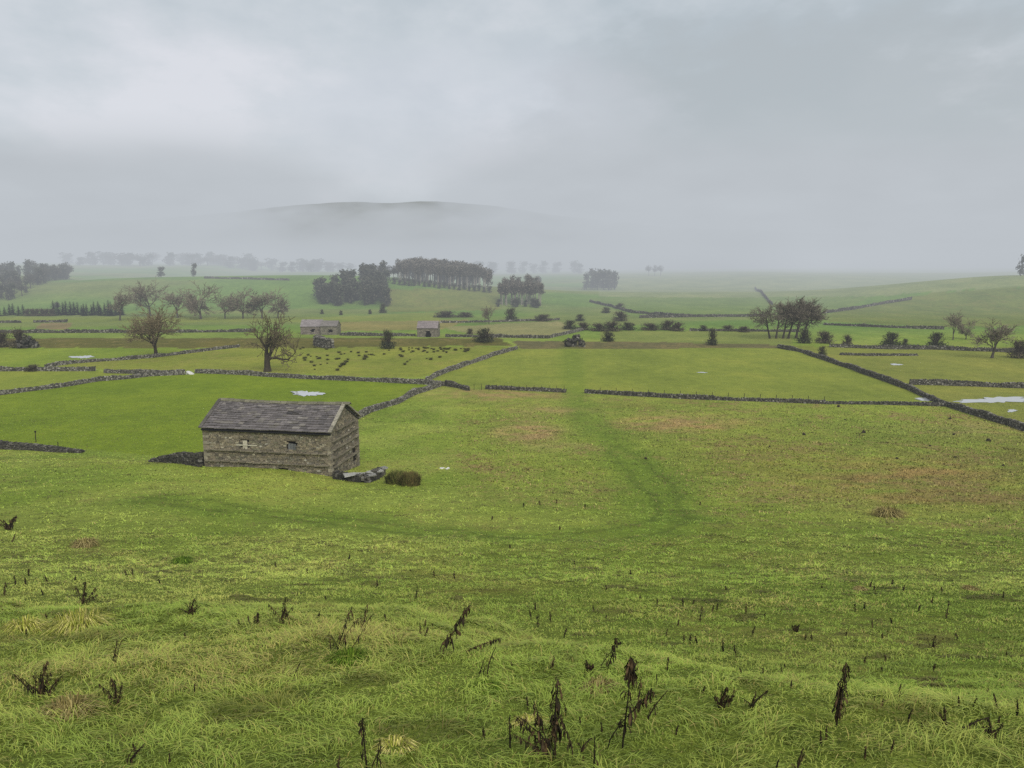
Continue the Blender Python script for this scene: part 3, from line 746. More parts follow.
row_tree(953, 340, 25, 2, 'faint slim bare tree at the foot of the right hand hill', None, .7)
row_tree(966, 339, 17, 1, 'faint rounder small tree beside the slim one under the right hill', None, 1.0)
row_tree(489, 324, 16, 0, 'small faint bare tree left of the round shrub near the far wood', None, .9)
# clump of tall trunks on the right of the middle
CL0 = len(ROW_P)
ROW_P += [pa(levels=4, kids=[6, 6, 5, 5], t0=[.5, .4, .2, .1], spread=[.65, .65, .75, .8], len=[.62, .72, .66, .62], L=6.0, r=.27, rmin=.045, wig=.12, bark=lin((60, 54, 46)), twig=lin((108, 100, 86)), up=.0, dir=(d_, 0, 1)) for d_ in (-.22, .04, .16)]
for (px, h, k, w, lab) in [(770, 32, 0, 1.3, 'left leaning tree of the tall clump'), (776, 34, 1, 1.1, 'second tree from the left in the tall clump'), (783, 34, 1, 1.15, 'slender middle tree of the tall clump'),
                         (788, 36, 2, 1.2, 'leaning tree right of the middle of the tall clump'), (796, 37, 1, 1.25, 'tallest tree of the tall clump'), (803, 34, 2, 1.35, 'rightmost tree of the tall clump')]:
    row_tree(px, 338.5, h, CL0 + k, lab, 'clump of tall bare trees right of the middle', w)

# ------------------------------------------------------------------ shrubs, conifers, wood trees
def leaf_blob(mb, cen, rad, n, size, cols, rs, shell=.45):
    d = rs.normal(size=(n, 3)); d /= np.linalg.norm(d, axis=1)[:, None]
    r = rs.uniform(shell, 1, n) ** .6
    lump = 1 + .35 * np.sin(d[:, 0] * 4 + rs.uniform(0, 6)) * np.sin(d[:, 1] * 3 + d[:, 2] * 4 + rs.uniform(0, 6))
    p = np.asarray(cen) + d * (r * lump)[:, None] * np.asarray(rad)
    a = rs.normal(size=(n, 3)); a /= np.linalg.norm(a, axis=1)[:, None]; b = np.cross(a, rs.normal(size=(n, 3))); b /= np.linalg.norm(b, axis=1)[:, None] + 1e-9
    s = size * rs.uniform(.5, 1.3, n)[:, None]
    v = np.stack([p - a * s, p + b * s * .55, p + a * s, p - b * s * .55], 1).reshape(-1, 3)
    f = np.arange(n * 4).reshape(-1, 4)
    c = np.asarray(cols)[rs.integers(0, len(cols), n)] * rs.uniform(.7, 1.25, (n, 1))
    mb.addn(v, f, np.repeat(c, 4, 0))
def shrub_proto(name, seed, cols, tall=1.0, twiggy=.5):
    """shrub 1 m high: stems with leafy and twiggy clumps"""
    rs = np.random.default_rng(seed); st, fo = MB(), MB()
    for k in range(16):
        a = rs.uniform(0, 6.28); sp = rs.uniform(.05, .45); top = np.array([math.cos(a) * sp, math.sin(a) * sp, rs.uniform(.75, 1.0) * (1 - 2.2 * sp * sp)])
        m = top * [.35, .35, .5] + rs.normal(0, .03, 3)
        tube(st, [(0.03 * math.cos(a), .03 * math.sin(a), -.05), m, top], [.02, .014, .006], lin((62, 54, 44)), 4)
        for j in range(int(26 * twiggy)):
            f_ = j / (26 * twiggy); q = m * (1 - f_) + top * f_; e = q + rs.normal(0, .12, 3) + [0, 0, .07]; tube(st, [q, e], [.006, .003], lin((74, 66, 54)), 3)
    for k in range(12):
        a = rs.uniform(0, 6.28); q = rs.uniform(0, .3); leaf_blob(fo, (q * math.cos(a), q * math.sin(a), rs.uniform(.3, .82)), (.2, .2, .18), 42, .034, cols, rs, .1)
    for k in range(9):
        a = k * .7; leaf_blob(fo, (.25 * math.cos(a), .25 * math.sin(a), .16), (.25, .25, .22), 85, .038, cols, rs, .1)
    root = empty(name, (0, 0, 0), 'x', 'shrub'); st.build('stem', M_BARK, root); fo.build('foliage', M_LEAF, root); return root
SHR = [[shrub_proto('shrub', 5, [lin((68, 74, 54)), lin((84, 86, 64)), lin((56, 60, 46))]), False], [shrub_proto('shrub', 6, [lin((108, 98, 80)), lin((94, 90, 70)), lin((84, 78, 64))], twiggy=1.0), False]]
def shrub(px, py, w, h, k, label, group=None):
    p = at(px, py); o = copy_tree(SHR[k][0]) if SHR[k][1] else SHR[k][0]; SHR[k][1] = True
    m = mpp(p); o.location = p; o.scale = (w * m / 1.0, w * m / 1.0, h * m / .98); o.rotation_euler.z = random.uniform(0, 6.28)
    tag(o, label, 'shrub')
    if group: o['group'] = group
    elif 'group' in o: del o['group']
for a in [
    (388, 348.5, 19, 20, 0, 'dark upright round bush on the river bank right of the far barns'),
    (20, 347.5, 22, 20, 1, 'brown dark bush beside rubble at the left edge of the valley'), (3, 347, 18, 17, 1, 'olive bush cut by the left edge of the picture'),
    (484, 341.5, 26, 14, 0, 'dark wide pointed bush in front of the straw coloured field'),
    (511, 321, 16, 14, 0, 'round dark bush at the foot of the middle far wood'), (608, 341.5, 17, 11, 0, 'small round bush beyond the brown bank'),
    (712, 345, 13, 18, 0, 'narrow upright dark shrub on the brown bank'), (804, 343, 18, 16, 0, 'dark bush against the foot of the tall clump'), (824, 343, 21, 13, 1, 'round bush right of the tall clump'),
    (822, 355.5, 11, 10, 0, 'small bush on the start of the long diagonal wall'), (847, 345, 12, 11, 1, 'small brown bush further right of the tall clump'), (891, 346, 24, 15, 0, 'wide dark bush on the right field wall'),
    (936, 347, 21, 16, 0, 'dark rounded bush left of the slim trees on the right'), (1018, 358, 22, 20, 1, 'brown bush at the right edge beside the lone bare tree'), (905, 346, 9, 8, 0, 'little bush tucked beside the wide dark one'),
    (470, 334, 9, 6, 1, 'tiny bush in the field left of the straw coloured patch'), (33, 371, 18, 7, 1, 'low brown bush behind the level wall on the left'), (57, 307, 8, 5, 1, 'faint tiny bush on the left hill slope')]:
    shrub(*a)
for i, (px, py, w, h) in enumerate([(570, 329, 14, 9), (583, 330, 13, 8), (598, 331, 15, 8), (612, 331, 18, 10), (628, 330, 16, 8), (650, 330, 18, 7), (668, 330, 15, 10), (678, 331, 12, 9), (703, 331, 9, 6), (728, 331, 12, 6), (744, 332, 11, 6), (543, 321, 16, 7), (580, 321, 9, 7), (620, 321, 14, 10), (446, 317, 22, 6), (465, 317, 16, 5), (606, 313, 9, 6), (620, 309, 9, 6)]):
    shrub(px, py, w * 1.35, h * 1.05, 1 if i % 4 else 0, 'low brown grey bush in the broken hedge line across the far fields', 'scrub along the far hedge line')
for (px, py) in [(322, 314), (341, 315), (370, 314)]:
    shrub(px, py, 5, 5, 0, 'tiny dark bush in the field below the left wood', 'tiny dark bushes below the left wood')
shrub(383, 313, 10, 10, 0, 'dark bush at the right foot of the left wood')

def conifer_proto():
    rs = np.random.default_rng(9); mb = MB(); tube(mb, [(0, 0, -.03), (0, 0, .97)], [.02, .004], lin((50, 42, 34)), 5)
    ts = MB()
    for k in range(22):
        z = .06 + .9 * k / 22; rr = .2 * (1 - z) ** .8 + .012
        for j in range(11):
            a = rs.uniform(0, 6.28); e = np.array([math.cos(a), math.sin(a), -.35]) * rr * rs.uniform(.75, 1.2); w = np.array([-math.sin(a), math.cos(a), 0]) * .03
            q = np.array([0, 0, z]); ts.add([q, q + e * .6 + w, q + e, q + e * .6 - w], [(0, 1, 2, 3)], lin((34, 44, 34)) * rs.uniform(.7, 1.3))
    root = empty('conifer', (0, 0, 0), 'x', 'tree'); mb.build('trunk', M_BARK, root); ts.build('crown', M_LEAF, root); return root
CON = [conifer_proto(), False]
rs = np.random.default_rng(21)
for i, px in enumerate(list(np.linspace(-6, 24, 7)) + [54, 58] + list(np.linspace(64, 122, 18))):
    px = px + rs.uniform(-1, 1); p = at(px, 315.5 + rs.uniform(-.8, .5)); hp = rs.uniform(9, 12.5) if px < 40 else rs.uniform(10, 15.5)
    if abs(px - 56) < 4: hp = 15
    o = copy_tree(CON[0]) if CON[1] else CON[0]; CON[1] = True
    m = mpp(p); o.location = p; o.scale = (hp * m * 1.9, hp * m * 1.9, hp * m); o.rotation_euler.z = rs.uniform(0, 6.28)
    tag(o, 'small dark conifer in the long shelter row across the left of the valley', 'tree', 'dark conifer row on the left')
for i, px in enumerate(np.linspace(28, 52, 6)):
    shrub(px, 316, 9, 8, 1, 'leafless scrub between the dark conifers', 'scrub inside the conifer row')

def wood_proto(kind, seed):
    rs = np.random.default_rng(seed); mb = MB()
    if kind == 'tall':     # straight pale trunk, crown in the upper half
        tk, tw = lin((150, 142, 130)), [lin((100, 94, 82)), lin((88, 84, 74)), lin((112, 102, 88))]
        tube(mb, [(0, 0, -.03), (.01, 0, .45), (0, .01, .95)], [.02, .015, .004], tk, 5)
        for k in range(40):
            z = rs.uniform(.42, .92); a = rs.uniform(0, 6.28); l = .2 * (1.15 - z) + .05; e = np.array([math.cos(a) * l, math.sin(a) * l, z + l * .9])
            tube(mb, [(0, 0, z), e], [.006, .002], tk * .8, 3)
        for k in range(9):
            a = rs.uniform(0, 6.28); q = rs.uniform(0, .1); leaf_blob(mb, (q * math.cos(a), q * math.sin(a), rs.uniform(.55, .9)), (.11, .11, .11), 38, .035, tw, rs, .2)
    elif kind == 'dense':  # dense dark crown to the ground
        tw = [lin((78, 80, 66)), lin((66, 70, 58)), lin((92, 88, 74))]
        tube(mb, [(0, 0, -.03), (0, 0, .9)], [.02, .005], lin((60, 54, 46)), 5)
        for k in range(13):
            a = rs.uniform(0, 6.28); q = rs.uniform(0, .16); leaf_blob(mb, (q * math.cos(a), q * math.sin(a), rs.uniform(.16, .85)), (.15, .15, .14), 45, .045, tw, rs, .2)
    else:                  # round bare crown on a trunk
        tw = [lin((92, 86, 76)), lin((80, 76, 66))]
        tube(mb, [(0, 0, -.03), (.02, 0, .4), (.0, 0, .7)], [.03, .022, .01], lin((70, 64, 54)), 5)
        for k in range(40):
            d_ = rs.normal(size=3); d_[2] = abs(d_[2]) * .7; d_ /= np.linalg.norm(d_); tube(mb, [(0, 0, .35 + .2 * rs.random()), np.array([0, 0, .5]) + d_ * [.4, .4, .45]], [.01, .003], tw[0], 3)
        for k in range(12):
            d_ = rs.normal(size=3); d_ /= np.linalg.norm(d_); leaf_blob(mb, np.array([0, 0, .62]) + d_ * [.22, .22, .2], (.17, .17, .15), 45, .03, tw, rs, .2)
    o = mb.build('wood_tree', M_BARK); return o
WP = {k: [[wood_proto(k, 70 + j), False] for j in range(2)] for k in ('tall', 'dense', 'round')}
def wood_tree(p, h, kind, label, group, wide=1.0):
    if kind == 'fringe': kind = 'dense'; nm = 'undergrowth_bush'
    else: nm = 'plantation_tree' if kind == 'tall' else 'wood_tree'
    e = WP[kind][random.randrange(2)]; o = e[0].copy() if e[1] else e[0]
    if e[1]: C.objects.link(o)
    e[1] = True
    o.name = nm; o.location = p; o.scale = (h * wide, h * wide, h); o.rotation_euler.z = random.uniform(0, 6.28)
    tag(o, label, 'bush' if nm == 'undergrowth_bush' else 'tree')
    if group: o['group'] = group
    elif 'group' in o: del o['group']
rs = np.random.default_rng(33); random.seed(5)
def far_tree(px, y, hpx, kind, label, group, wide=1.0, name=None):
    x = (px - 512) / FPX * (y * math.cos(PITCH)); p = np.array([x, y, float(H(x, y))]); wood_tree(p, hpx * mpp(p), kind, label, group, wide)
for i in range(110):      # straight trunked plantation on the knoll
    px = rs.uniform(397, 490); e = 1 - .22 * abs((px - 446) / 50) ** 3
    far_tree(px, rs.uniform(436, 470), 23 * e * rs.uniform(.9, 1.07), 'tall', 'tall straight bare tree in the square topped plantation on the far rise', 'plantation of straight trees on the far rise', 1.35)
for i in range(30):      # back rows close the gaps
    far_tree(rs.uniform(398, 489), rs.uniform(474, 486), rs.uniform(16, 20), 'dense', 'dark tree filling the back of the square topped plantation', 'back rows of the far plantation', 1.2)
for i in range(20):      # dark fringe at its foot
    far_tree(394 + i * 5, 434 + rs.uniform(-2, 2), rs.uniform(5, 8), 'fringe', 'low dark undergrowth tree along the foot of the square topped plantation', 'dark fringe under the plantation', 1.6)
for i in range(58):      # dense wood left of it
    px = rs.uniform(317, 386); y1 = np.interp(px, [317, 350, 386], [408, 430, 446]); far_tree(px, rs.uniform(392, y1), rs.uniform(18, 23), 'dense', 'dense dark tree in the wood sloping down at the left of the plantation', 'dense dark wood left of the plantation', 1.15)
for i in range(6):
    far_tree(377 + i * 4, 452, 15, 'round', 'thin round tree in the gap between the dark wood and the plantation', 'thin trees between the two far woods', .9)
for i in range(40):      # small wood right of it
    far_tree(rs.uniform(499, 541), rs.uniform(398, 425), 23 * rs.uniform(.88, 1.05), 'tall', 'tall bare tree in the small wood right of the plantation', 'small wood right of the plantation', 1.2)
for i in range(12):
    far_tree(rs.uniform(496, 542), rs.uniform(388, 396), rs.uniform(7, 10), 'fringe', 'dark undergrowth tree below the small wood right of the plantation', 'undergrowth of the small wood', 1.5)
for i in range(84):      # wood on the slope at the left edge
    px = rs.uniform(-24, 66); y0 = np.interp(px, [-24, 15, 66], [392, 410, 505]); far_tree(px, rs.uniform(y0, np.interp(px, [0, 66], [505, 530])), rs.uniform(11, 18), 'dense' if i % 3 else 'round', 'misty grey tree in the wood climbing the left edge', 'misty wood on the left edge', 1.1)
for i in range(66):
    far_tree(rs.uniform(66, 350), rs.uniform(820, 930), rs.uniform(8, 14), 'dense' if i % 4 else 'round', 'faint tree in the misty belt behind the left hill', 'misty tree belt behind the left hill', 2.1)
for i in range(16):
    far_tree(rs.uniform(470, 580), rs.uniform(900, 960), rs.uniform(10, 14), 'dense', 'barely visible tree in the mist behind the plantation', 'trees almost lost in the mist', 1.8)
far_tree(193, 484, 14, 'dense', 'lone round misty tree standing on the crest of the left hill', None, 1.0)
far_tree(160, 488, 11, 'dense', 'wider misty tree left of the lone one on the left hill crest', None, 1.7)
far_tree(538, 560, 16, 'dense', 'single round misty tree above the small wood', None, 1.2)
for (px, y) in [(587, 600), (593, 610), (598, 600), (604, 605), (609, 600), (615, 605), (600, 625), (607, 625), (594, 630), (612, 630)]:
    far_tree(px, y, rs.uniform(17, 21), 'dense', 'misty tree in the compact dark clump on the far slope', 'compact misty clump on the far slope', 1.1)
for k, px in enumerate((649, 655, 661)):
    far_tree(px, 790, 11.5, 'round', 'very faint tree on the misty skyline right of the compact clump', 'faint skyline trees', .9)
far_tree(1022, 446, 22, 'dense', 'dark grey tree on the hilltop at the right edge', None, .9)

# ------------------------------------------------------------------ dark scrubby heap by the gap
def heap(px, py, label):
    p = at(px, py); m = mpp(p); root = empty('rubble_heap', p, label, 'heap'); mb, fo = MB(), MB(); r_ = np.random.default_rng(4)
    n = 70; q = np.stack([r_.uniform(-10, 9, n) * m, r_.uniform(-1, 1, n), 0 * np.arange(n)], 1)
    top = np.interp(q[:, 0] / m, [-10, -7, -5, 0, 3, 5, 9], [7, 9, 5, 12, 12, 7, 4]) * m; q[:, 2] = top * r_.uniform(0, 1, n) - .1
    a = r_.normal(size=(n, 3)); a /= np.linalg.norm(a, axis=1)[:, None]; b = np.cross(a, r_.normal(size=(n, 3))); b /= np.linalg.norm(b, axis=1)[:, None]
    stones(mb, q, a, b, np.cross(a, b), r_.uniform(.3, .9, (n, 3)), stone_cols(n, .6) * .9, .2); mb.build('stone', M_STONE, root)
    for (cx, cz, rr) in [(-8, 4, 3.4), (0, 8, 4.5), (3, 6, 4), (7, 3, 3), (-2, 3, 3)]:
        leaf_blob(fo, (cx * m, .3, cz * m), (rr * m,) * 3, 130, .3, [lin((44, 48, 34)), lin((58, 56, 40))], r_, .2)
    fo.build('foliage', M_LEAF, root)
heap(575, 346.5, 'dark lumpy heap of stones and scrub at the far end of the track')
heap(28, 348, 'dark heap of rubble beside the brown bush at the left')

# ------------------------------------------------------------------ rushes, stones, posts
def rush_proto(seed, cols, n=90, dome=False):
    rs = np.random.default_rng(seed); mb = MB()
    for k in range(n):
        a = rs.uniform(0, 6.28); r0 = rs.uniform(0, .22); l = rs.uniform(.6, 1.05); lean = rs.uniform(.05, .5)
        if dome: r0 = .42 * math.sqrt(rs.random()); l = rs.uniform(.55, 1.0) * (1 - 2.6 * r0 * r0); lean = rs.uniform(.0, .25)
        b = np.array([math.cos(a) * r0, math.sin(a) * r0, -.05]); t = b + np.array([math.cos(a) * lean, math.sin(a) * lean, l]); m_ = (b + t) / 2 + [0, 0, .08]
        w = np.array([-math.sin(a), math.cos(a), 0]) * .022
        c = cols[rs.integers(len(cols))] * rs.uniform(.7, 1.25)
        mb.add([b - w, b + w, m_ + w * .8, m_ - w * .8, t], [(0, 1, 2, 3), (3, 2, 4)], c)
    return mb
RU = [rush_proto(3, [lin((84, 86, 48)), lin((66, 70, 40)), lin((100, 94, 56))]).build('rush_clump', M_DEAD), False]
rs = np.random.default_rng(8)
spots = [(rs.uniform(300, 345), rs.uniform(352, 370)) for i in range(22)] + [(rs.uniform(336, 352), 0) for i in range(14)] + [(rs.uniform(388, 470), rs.uniform(348, 353)) for i in range(46)] + [(rs.uniform(395, 440), rs.uniform(354, 366)) for i in range(9)] + [(rs.uniform(298, 330), rs.uniform(347, 350)) for i in range(8)] + [(rs.uniform(350, 368), rs.uniform(352, 360)) for i in range(9)] + [(rs.uniform(365, 385), rs.uniform(352, 356)) for i in range(6)]
for (px, py) in spots:
    if py == 0: py = 371 - (px - 336) * .85 + rs.uniform(-1, 1)
    p = at(px, py); o = RU[0].copy() if RU[1] else RU[0]
    if RU[1]: C.objects.link(o)
    RU[1] = True
    s = rs.uniform(.5, 1.15); o.location = p; o.scale = (s * 1.7, s * 1.3, s * .6); o.rotation_euler.z = rs.uniform(0, 6.28)
    tag(o, 'small dark clump of rushes dotted over the field beyond the barn', 'rushes', 'rush clumps in the field beyond the barn')
def big_rush(px, py, w, h, label, cols, seed):
    p = at(px, py); m = mpp(p); o = rush_proto(seed, cols, 900, True).build('rush_tussock', M_DEAD); o.location = p; o.scale = (w * m / 1.0, w * m / 1.0, h * m); return tag(o, label, 'rushes')
GREENR = [lin((112, 118, 60)), lin((92, 98, 50)), lin((128, 122, 70))]; BROWNR = [lin((122, 106, 66)), lin((106, 98, 58)), lin((104, 104, 56))]
big_rush(397, 483, 24, 17, 'dark green bush of rushes beside the flat slabs at the barn corner', GREENR, 1)
big_rush(410, 485, 23, 18, 'reddish brown rush bush right of the dark green one by the barn', BROWNR, 2)
def rock(px, py, w, h, label, group, pale=False, seed=0):
    p = at(px, py); m = mpp(p); rs = np.random.default_rng(seed + int(px)); import bmesh
    bm = bmesh.new(); bmesh.ops.create_icosphere(bm, subdivisions=3, radius=.5)
    ph = rs.uniform(0, 6, 6)
    for v in bm.verts:
        c = v.co; k = 1 + .18 * math.sin(5 * c.x + ph[0]) * math.sin(4 * c.y + ph[1]) + .14 * math.sin(9 * c.z + 6 * c.x + ph[2]); v.co = c * k
        if v.co.z < -.2: v.co.z = -.2
    me = bpy.data.meshes.new('rock'); bm.to_mesh(me); bm.free()
    a = me.color_attributes.new('Col', 'FLOAT_COLOR', 'POINT'); cc = lin((205, 202, 196)) if pale else lin((54, 48, 36))
    a.data.foreach_set('color', np.tile([*cc, 1], len(me.vertices)).astype(np.float32)); me.materials.append(M_PALE if pale else M_STONE)
    o = bpy.data.objects.new('rock', me); C.objects.link(o); o.location = p; o.scale = (w * m, w * m * .8, h * m * 1.4); return tag(o, label, 'rock', group)
rock(442, 468.5, 6, 1.8, 'flat white stone lying in the grass right of the barn', None, True); rock(447.5, 469, 4.5, 2.2, 'smaller white stone touching the flat white one right of the barn', None, True)
for (px, py, w) in [(838.6, 407, 4), (804, 435, 4), (863.5, 433, 4.5), (950, 419, 3), (954, 435, 3.5), (988, 441, 5), (955, 458, 3), (897, 459, 3.5), (646, 459, 3.5), (1003, 466, 3), (845, 420, 2.5), (770, 447, 2.5), (930, 446, 2.5)]:
    rock(px, py, w, w * .8, 'small dark mound in the brownish pasture below the cross wall', 'dark mounds in the right pasture')
rock(190, 374, 9, 4.2, 'white slab filling the gateway in the wall left of the barn', None, True)
def post(px, py, hpx, label, group=None, cap=False):
    p = at(px, py); m = mpp(p); mb = MB(); h = hpx * m; tube(mb, [(0, 0, -.3), (0.01, 0, h * .5), (.03, 0, h)], [.05, .05, .045], lin((52, 44, 34)), 6)
    if cap: tube(mb, [(.03, 0, h), (.05, 0, h + .16)], [.12, .1], lin((36, 30, 26)), 6)
    o = mb.build('fence_post', M_WOOD); o.location = p; tag(o, label, 'post', group)
post(36, 442, 10, 'leaning stake with dark knob beside the tumbled wall on the left', cap=True); post(58, 446, 4.5, 'short stake on the lower end of the tumbled wall')
for px in np.arange(474, 566, 7.5): post(px, 390 + (px - 474) * .02, 6, 'thin dark fence post along the low wall left of the field gap', 'fence posts along the low dark wall')
for px in np.arange(600, 826, 16.0): post(px, 394 + (px - 600) * .04, 6.5, 'thin dark fence post along the low wall right of the field gap', 'fence posts right of the field gap')

# ------------------------------------------------------------------ dead thistles and docks on the near slope
DK = [lin((60, 50, 36)), lin((46, 40, 30)), lin((82, 66, 46)), lin((40, 36, 28))]
def weed(px, py, hpx, lean, leaf, label, group=None, bush=0.0, seed=0, top=0.0):
    p = at(px, py); m = mpp(p); h = hpx * m; rs = np.random.default_rng(int(px * 7 + py) + seed)
    root = empty('dead_thistle', p + [0, 0, .01], label, 'dead plant', group); st, lf = MB(), MB()
    stems = [(0, lean * m, h, 1.0)]
    nb = int(bush * 7)
    for k in range(nb): stems.append((rs.normal(0, .12) * h, rs.uniform(-.9, .9) * h * .6, h * rs.uniform(.35, .85), .7))
    for (x0, dx, hh, sc) in stems:
        K = 9; t = np.linspace(0, 1, K); wv = rs.normal(0, .018 * hh, (K, 3)).cumsum(0) * .6; bend = rs.uniform(-.1, .25)
        P = np.stack([x0 + dx * t ** (1 + bend * 2), rs.normal(0, .12) * hh * t, hh * (t - .06 * t * t)], 1) + wv * t[:, None]
        P[0, 2] = -.06
        w0 = max(.0045, .6 * m) * sc
        tube(st, P, [w0 * (1 - .6 * q) for q in t], DK[rs.integers(4)], 5)
        n = int(2.0 * leaf * sc * (1 if (x0, dx, hh, sc) == stems[0] else .6))
        for j in range(n):
            q = rs.uniform(.22, 1.0) if rs.random() > top else rs.uniform(.75, 1.0)
            i = min(int(q * (K - 1)), K - 2); f = q * (K - 1) - i; b = P[i] * (1 - f) + P[i + 1] * f
            a = rs.uniform(0, 6.28); l = math.hypot(hh, dx) * rs.uniform(.07, .19) * (1.2 - .6 * q) + 1.2 * m; w = max(l * rs.uniform(.06, .16), .35 * m)
            o_ = np.array([math.cos(a), math.sin(a), 0]); dr = rs.uniform(.35, 1.2)
            c0, c1, c2, c3 = b, b + o_ * l * .3 + [0, 0, l * .1], b + o_ * l * .5 - [0, 0, l * dr * .5], b + o_ * l * rs.uniform(.3, .6) - [0, 0, l * dr]
            sd = np.array([-math.sin(a), math.cos(a), rs.uniform(-.6, .6)]); tw = rs.uniform(-.7, .7)
            s2 = sd * math.cos(tw) + o_ * math.sin(tw)
            col = DK[rs.integers(4)] * rs.uniform(.7, 1.3)
            lf.add([c0, c1 - sd * w * .5, c1 + sd * w * .5, c2 - s2 * w, c2 + s2 * w * .8, c3 + s2 * w * .2], [(0, 1, 2), (1, 3, 4, 2), (3, 5, 4)], col)
    st.build('stem', M_DEAD, root)
    if lf.n: lf.build('withered_leaves', M_DEAD, root)
    return root
BIG = [
    (555, 758, 78, 0, 60, 'tall dark cone shaped dead thistle at the bottom centre', .9, .0), (582, 752, 14, 10, 14, 'drooping side shoot right of the cone shaped thistle', .5, .3),
    (622, 750, 96, 16, 70, 'tallest dead thistle, leafy in its top half, right of the bottom centre', .2, .75), (647, 724, 44, 17, 5, 'thin bare stalk leaning right beside the tallest thistle', 0, 0), (637, 712, 38, 4, 10, 'thin stalk close against the tallest thistle', 0, .3),
    (441, 657, 58, 31, 40, 'dead thistle leaning far to the right in the middle of the slope', 0, .2), (464, 655, 17, 38, 30, 'dead thistle bent almost flat, pointing right', 0, .0), (487, 677, 30, 9, 6, 'faint thin stalk below the bent flat thistle', .3, 0),
    (607, 671, 42, 8, 26, 'dead dock with a bent over top above a dark leaf mass', .2, .3), (590, 675, 16, -4, 40, 'low dark mass of withered leaves left of the bent topped dock', 1.3, 0),
    (836, 727, 68, 9, 60, 'thick dark upright dead thistle right of the bottom middle', .15, .0), (797, 772, 24, 4, 10, 'short dark forked stalk on the bottom edge', .4, .2), (776, 772, 15, 1, 4, 'stub of a stalk on the bottom edge left of the forked one', 0, 0),
    (945, 730, 22, 1, 30, 'thick dark left end of the arched dead dock at the lower right', .3, .2), (958, 734, 16, 32, 24, 'arched stem of dead dock at the lower right', 0, .0), (992, 738, 20, -6, 36, 'dark withered clump ending the arched dock at the lower right', .9, .3),
    (720, 708, 24, 6, 44, 'wide clump of dark withered leaves right of the middle', 1.3, 0), (752, 708, 20, 14, 26, 'smaller dark clump leaning right beside the wide clump', .7, .2),
    (367, 770, 58, -4, 26, 'dark dead thistle cut by the bottom edge left of centre', .4, .5), (338, 772, 16, 2, 8, 'short stalk on the bottom edge left of the cut thistle', .2, 0), (594, 772, 44, -1, 3, 'straight thin bare stalk on the bottom edge right of centre', 0, 0),
    (484, 742, 20, 0, 14, 'short furry dark stalk below the middle', 0, 0), (510, 748, 32, 0, 12, 'slim upright dark stalk between the furry stalk and the cone shaped thistle', 0, 0),
    (40, 697, 36, 8, 40, 'large dark bushy dead thistle at the lower left', 1.4, .0), (118, 706, 34, 2, 40, 'dark columnar dead thistle right of the bushy one at the lower left', .4, .2), (113, 664, 28, 10, 8, 'thin slanting stalk above the columnar thistle at the left', .3, .2),
    (130, 764, 22, 16, 10, 'fallen dark stalk at the bottom left edge', .3, 0), (10, 530, 16, 6, 30, 'dark leafy dead clump at the left edge of the slope', 1.2, 0), (12, 542, 9, 4, 6, 'small leaning stalk below the dark clump at the left edge', 0, 0),
    (84, 604, 24, 3, 34, 'dark leafy dead thistle on the left slope', .8, .2), (190, 615, 16, 5, 26, 'loose dark clump on the left slope', 1.1, 0), (257, 628, 16, 2, 34, 'compact rounded dark clump on the left slope', .7, .2), (283, 624, 30, 6, 26, 'upright pointed dead thistle right of the rounded clump', .5, 0), (305, 627, 7, 22, 10, 'fallen stem trailing right from the pointed thistle', .3, 0),
    (337, 652, 48, 17, 14, 'tangled pale grey stems leaning right on the left of centre', .8, .3), (362, 632, 28, 5, 18, 'dark topped stalk in the tangled stems left of centre', .3, .3), (295, 680, 20, 7, 5, 'thin leaning stalk below the pointed thistle', 0, 0), (195, 695, 12, 0, 3, 'lone tiny stalk between the columnar thistle and the bottom', 0, 0),
    (796, 632, 10, 2, 24, 'flat dark tuft on the right slope', 1.2, 0), (932, 648, 16, 2, 6, 'pale thin cluster of stalks on the right slope', .6, 0), (946, 619, 18, 3, 12, 'dark upright stalk alone high on the right slope', 0, 0), (416, 600, 18, 1, 7, 'single dark stalk above the leaning thistle', 0, 0), (538, 628, 16, 0, 14, 'dark furry stalk, darkest of three in the middle of the slope', 0, .2),
]
for (px, py, h, ln, lf, lab, bu, tp) in BIG: weed(px, py, h, ln, lf, lab, None, bu, 0, tp)
SMALL = [(26, 585, 10), (16, 585, 9), (48, 583, 9), (5, 596, 15), (240, 628, 9), (531, 619, 11), (551, 622, 11), (564, 638, 11), (552, 670, 16), (690, 644, 10), (683, 606, 9), (697, 644, 9), (684, 643, 8), (702, 611, 6), (712, 612, 7), (717, 610, 8), (746, 614, 12), (752, 635, 10), (764, 617, 4), (723, 653, 16), (736, 657, 9), (741, 675, 8), (763, 675, 8), (782, 678, 12), (791, 688, 6), (785, 668, 4), (997, 709, 14), (1017, 716, 17), (959, 706, 9), (973, 708, 11), (855, 612, 9), (875, 704, 7), (882, 706, 6), (922, 728, 6), (987, 694, 6), (666, 636, 8), (667, 672, 14), (700, 622, 10), (726, 590, 4), (822, 588, 3), (386, 622, 8), (425, 640, 12), (420, 636, 12), (575, 566, 5), (510, 548, 4), (349, 560, 6), (640, 600, 6), (606, 590, 5), (657, 605, 6), (874, 590, 5), (918, 612, 8), (805, 640, 7), (812, 640, 6), (276, 568, 6), (377, 588, 8), (957, 640, 8), (846, 636, 5), (492, 520, 4), (560, 530, 4), (700, 505, 4), (524, 507, 4), (540, 505, 5), (557, 503, 4), (585, 508, 4)]
_r = np.random.default_rng(77)
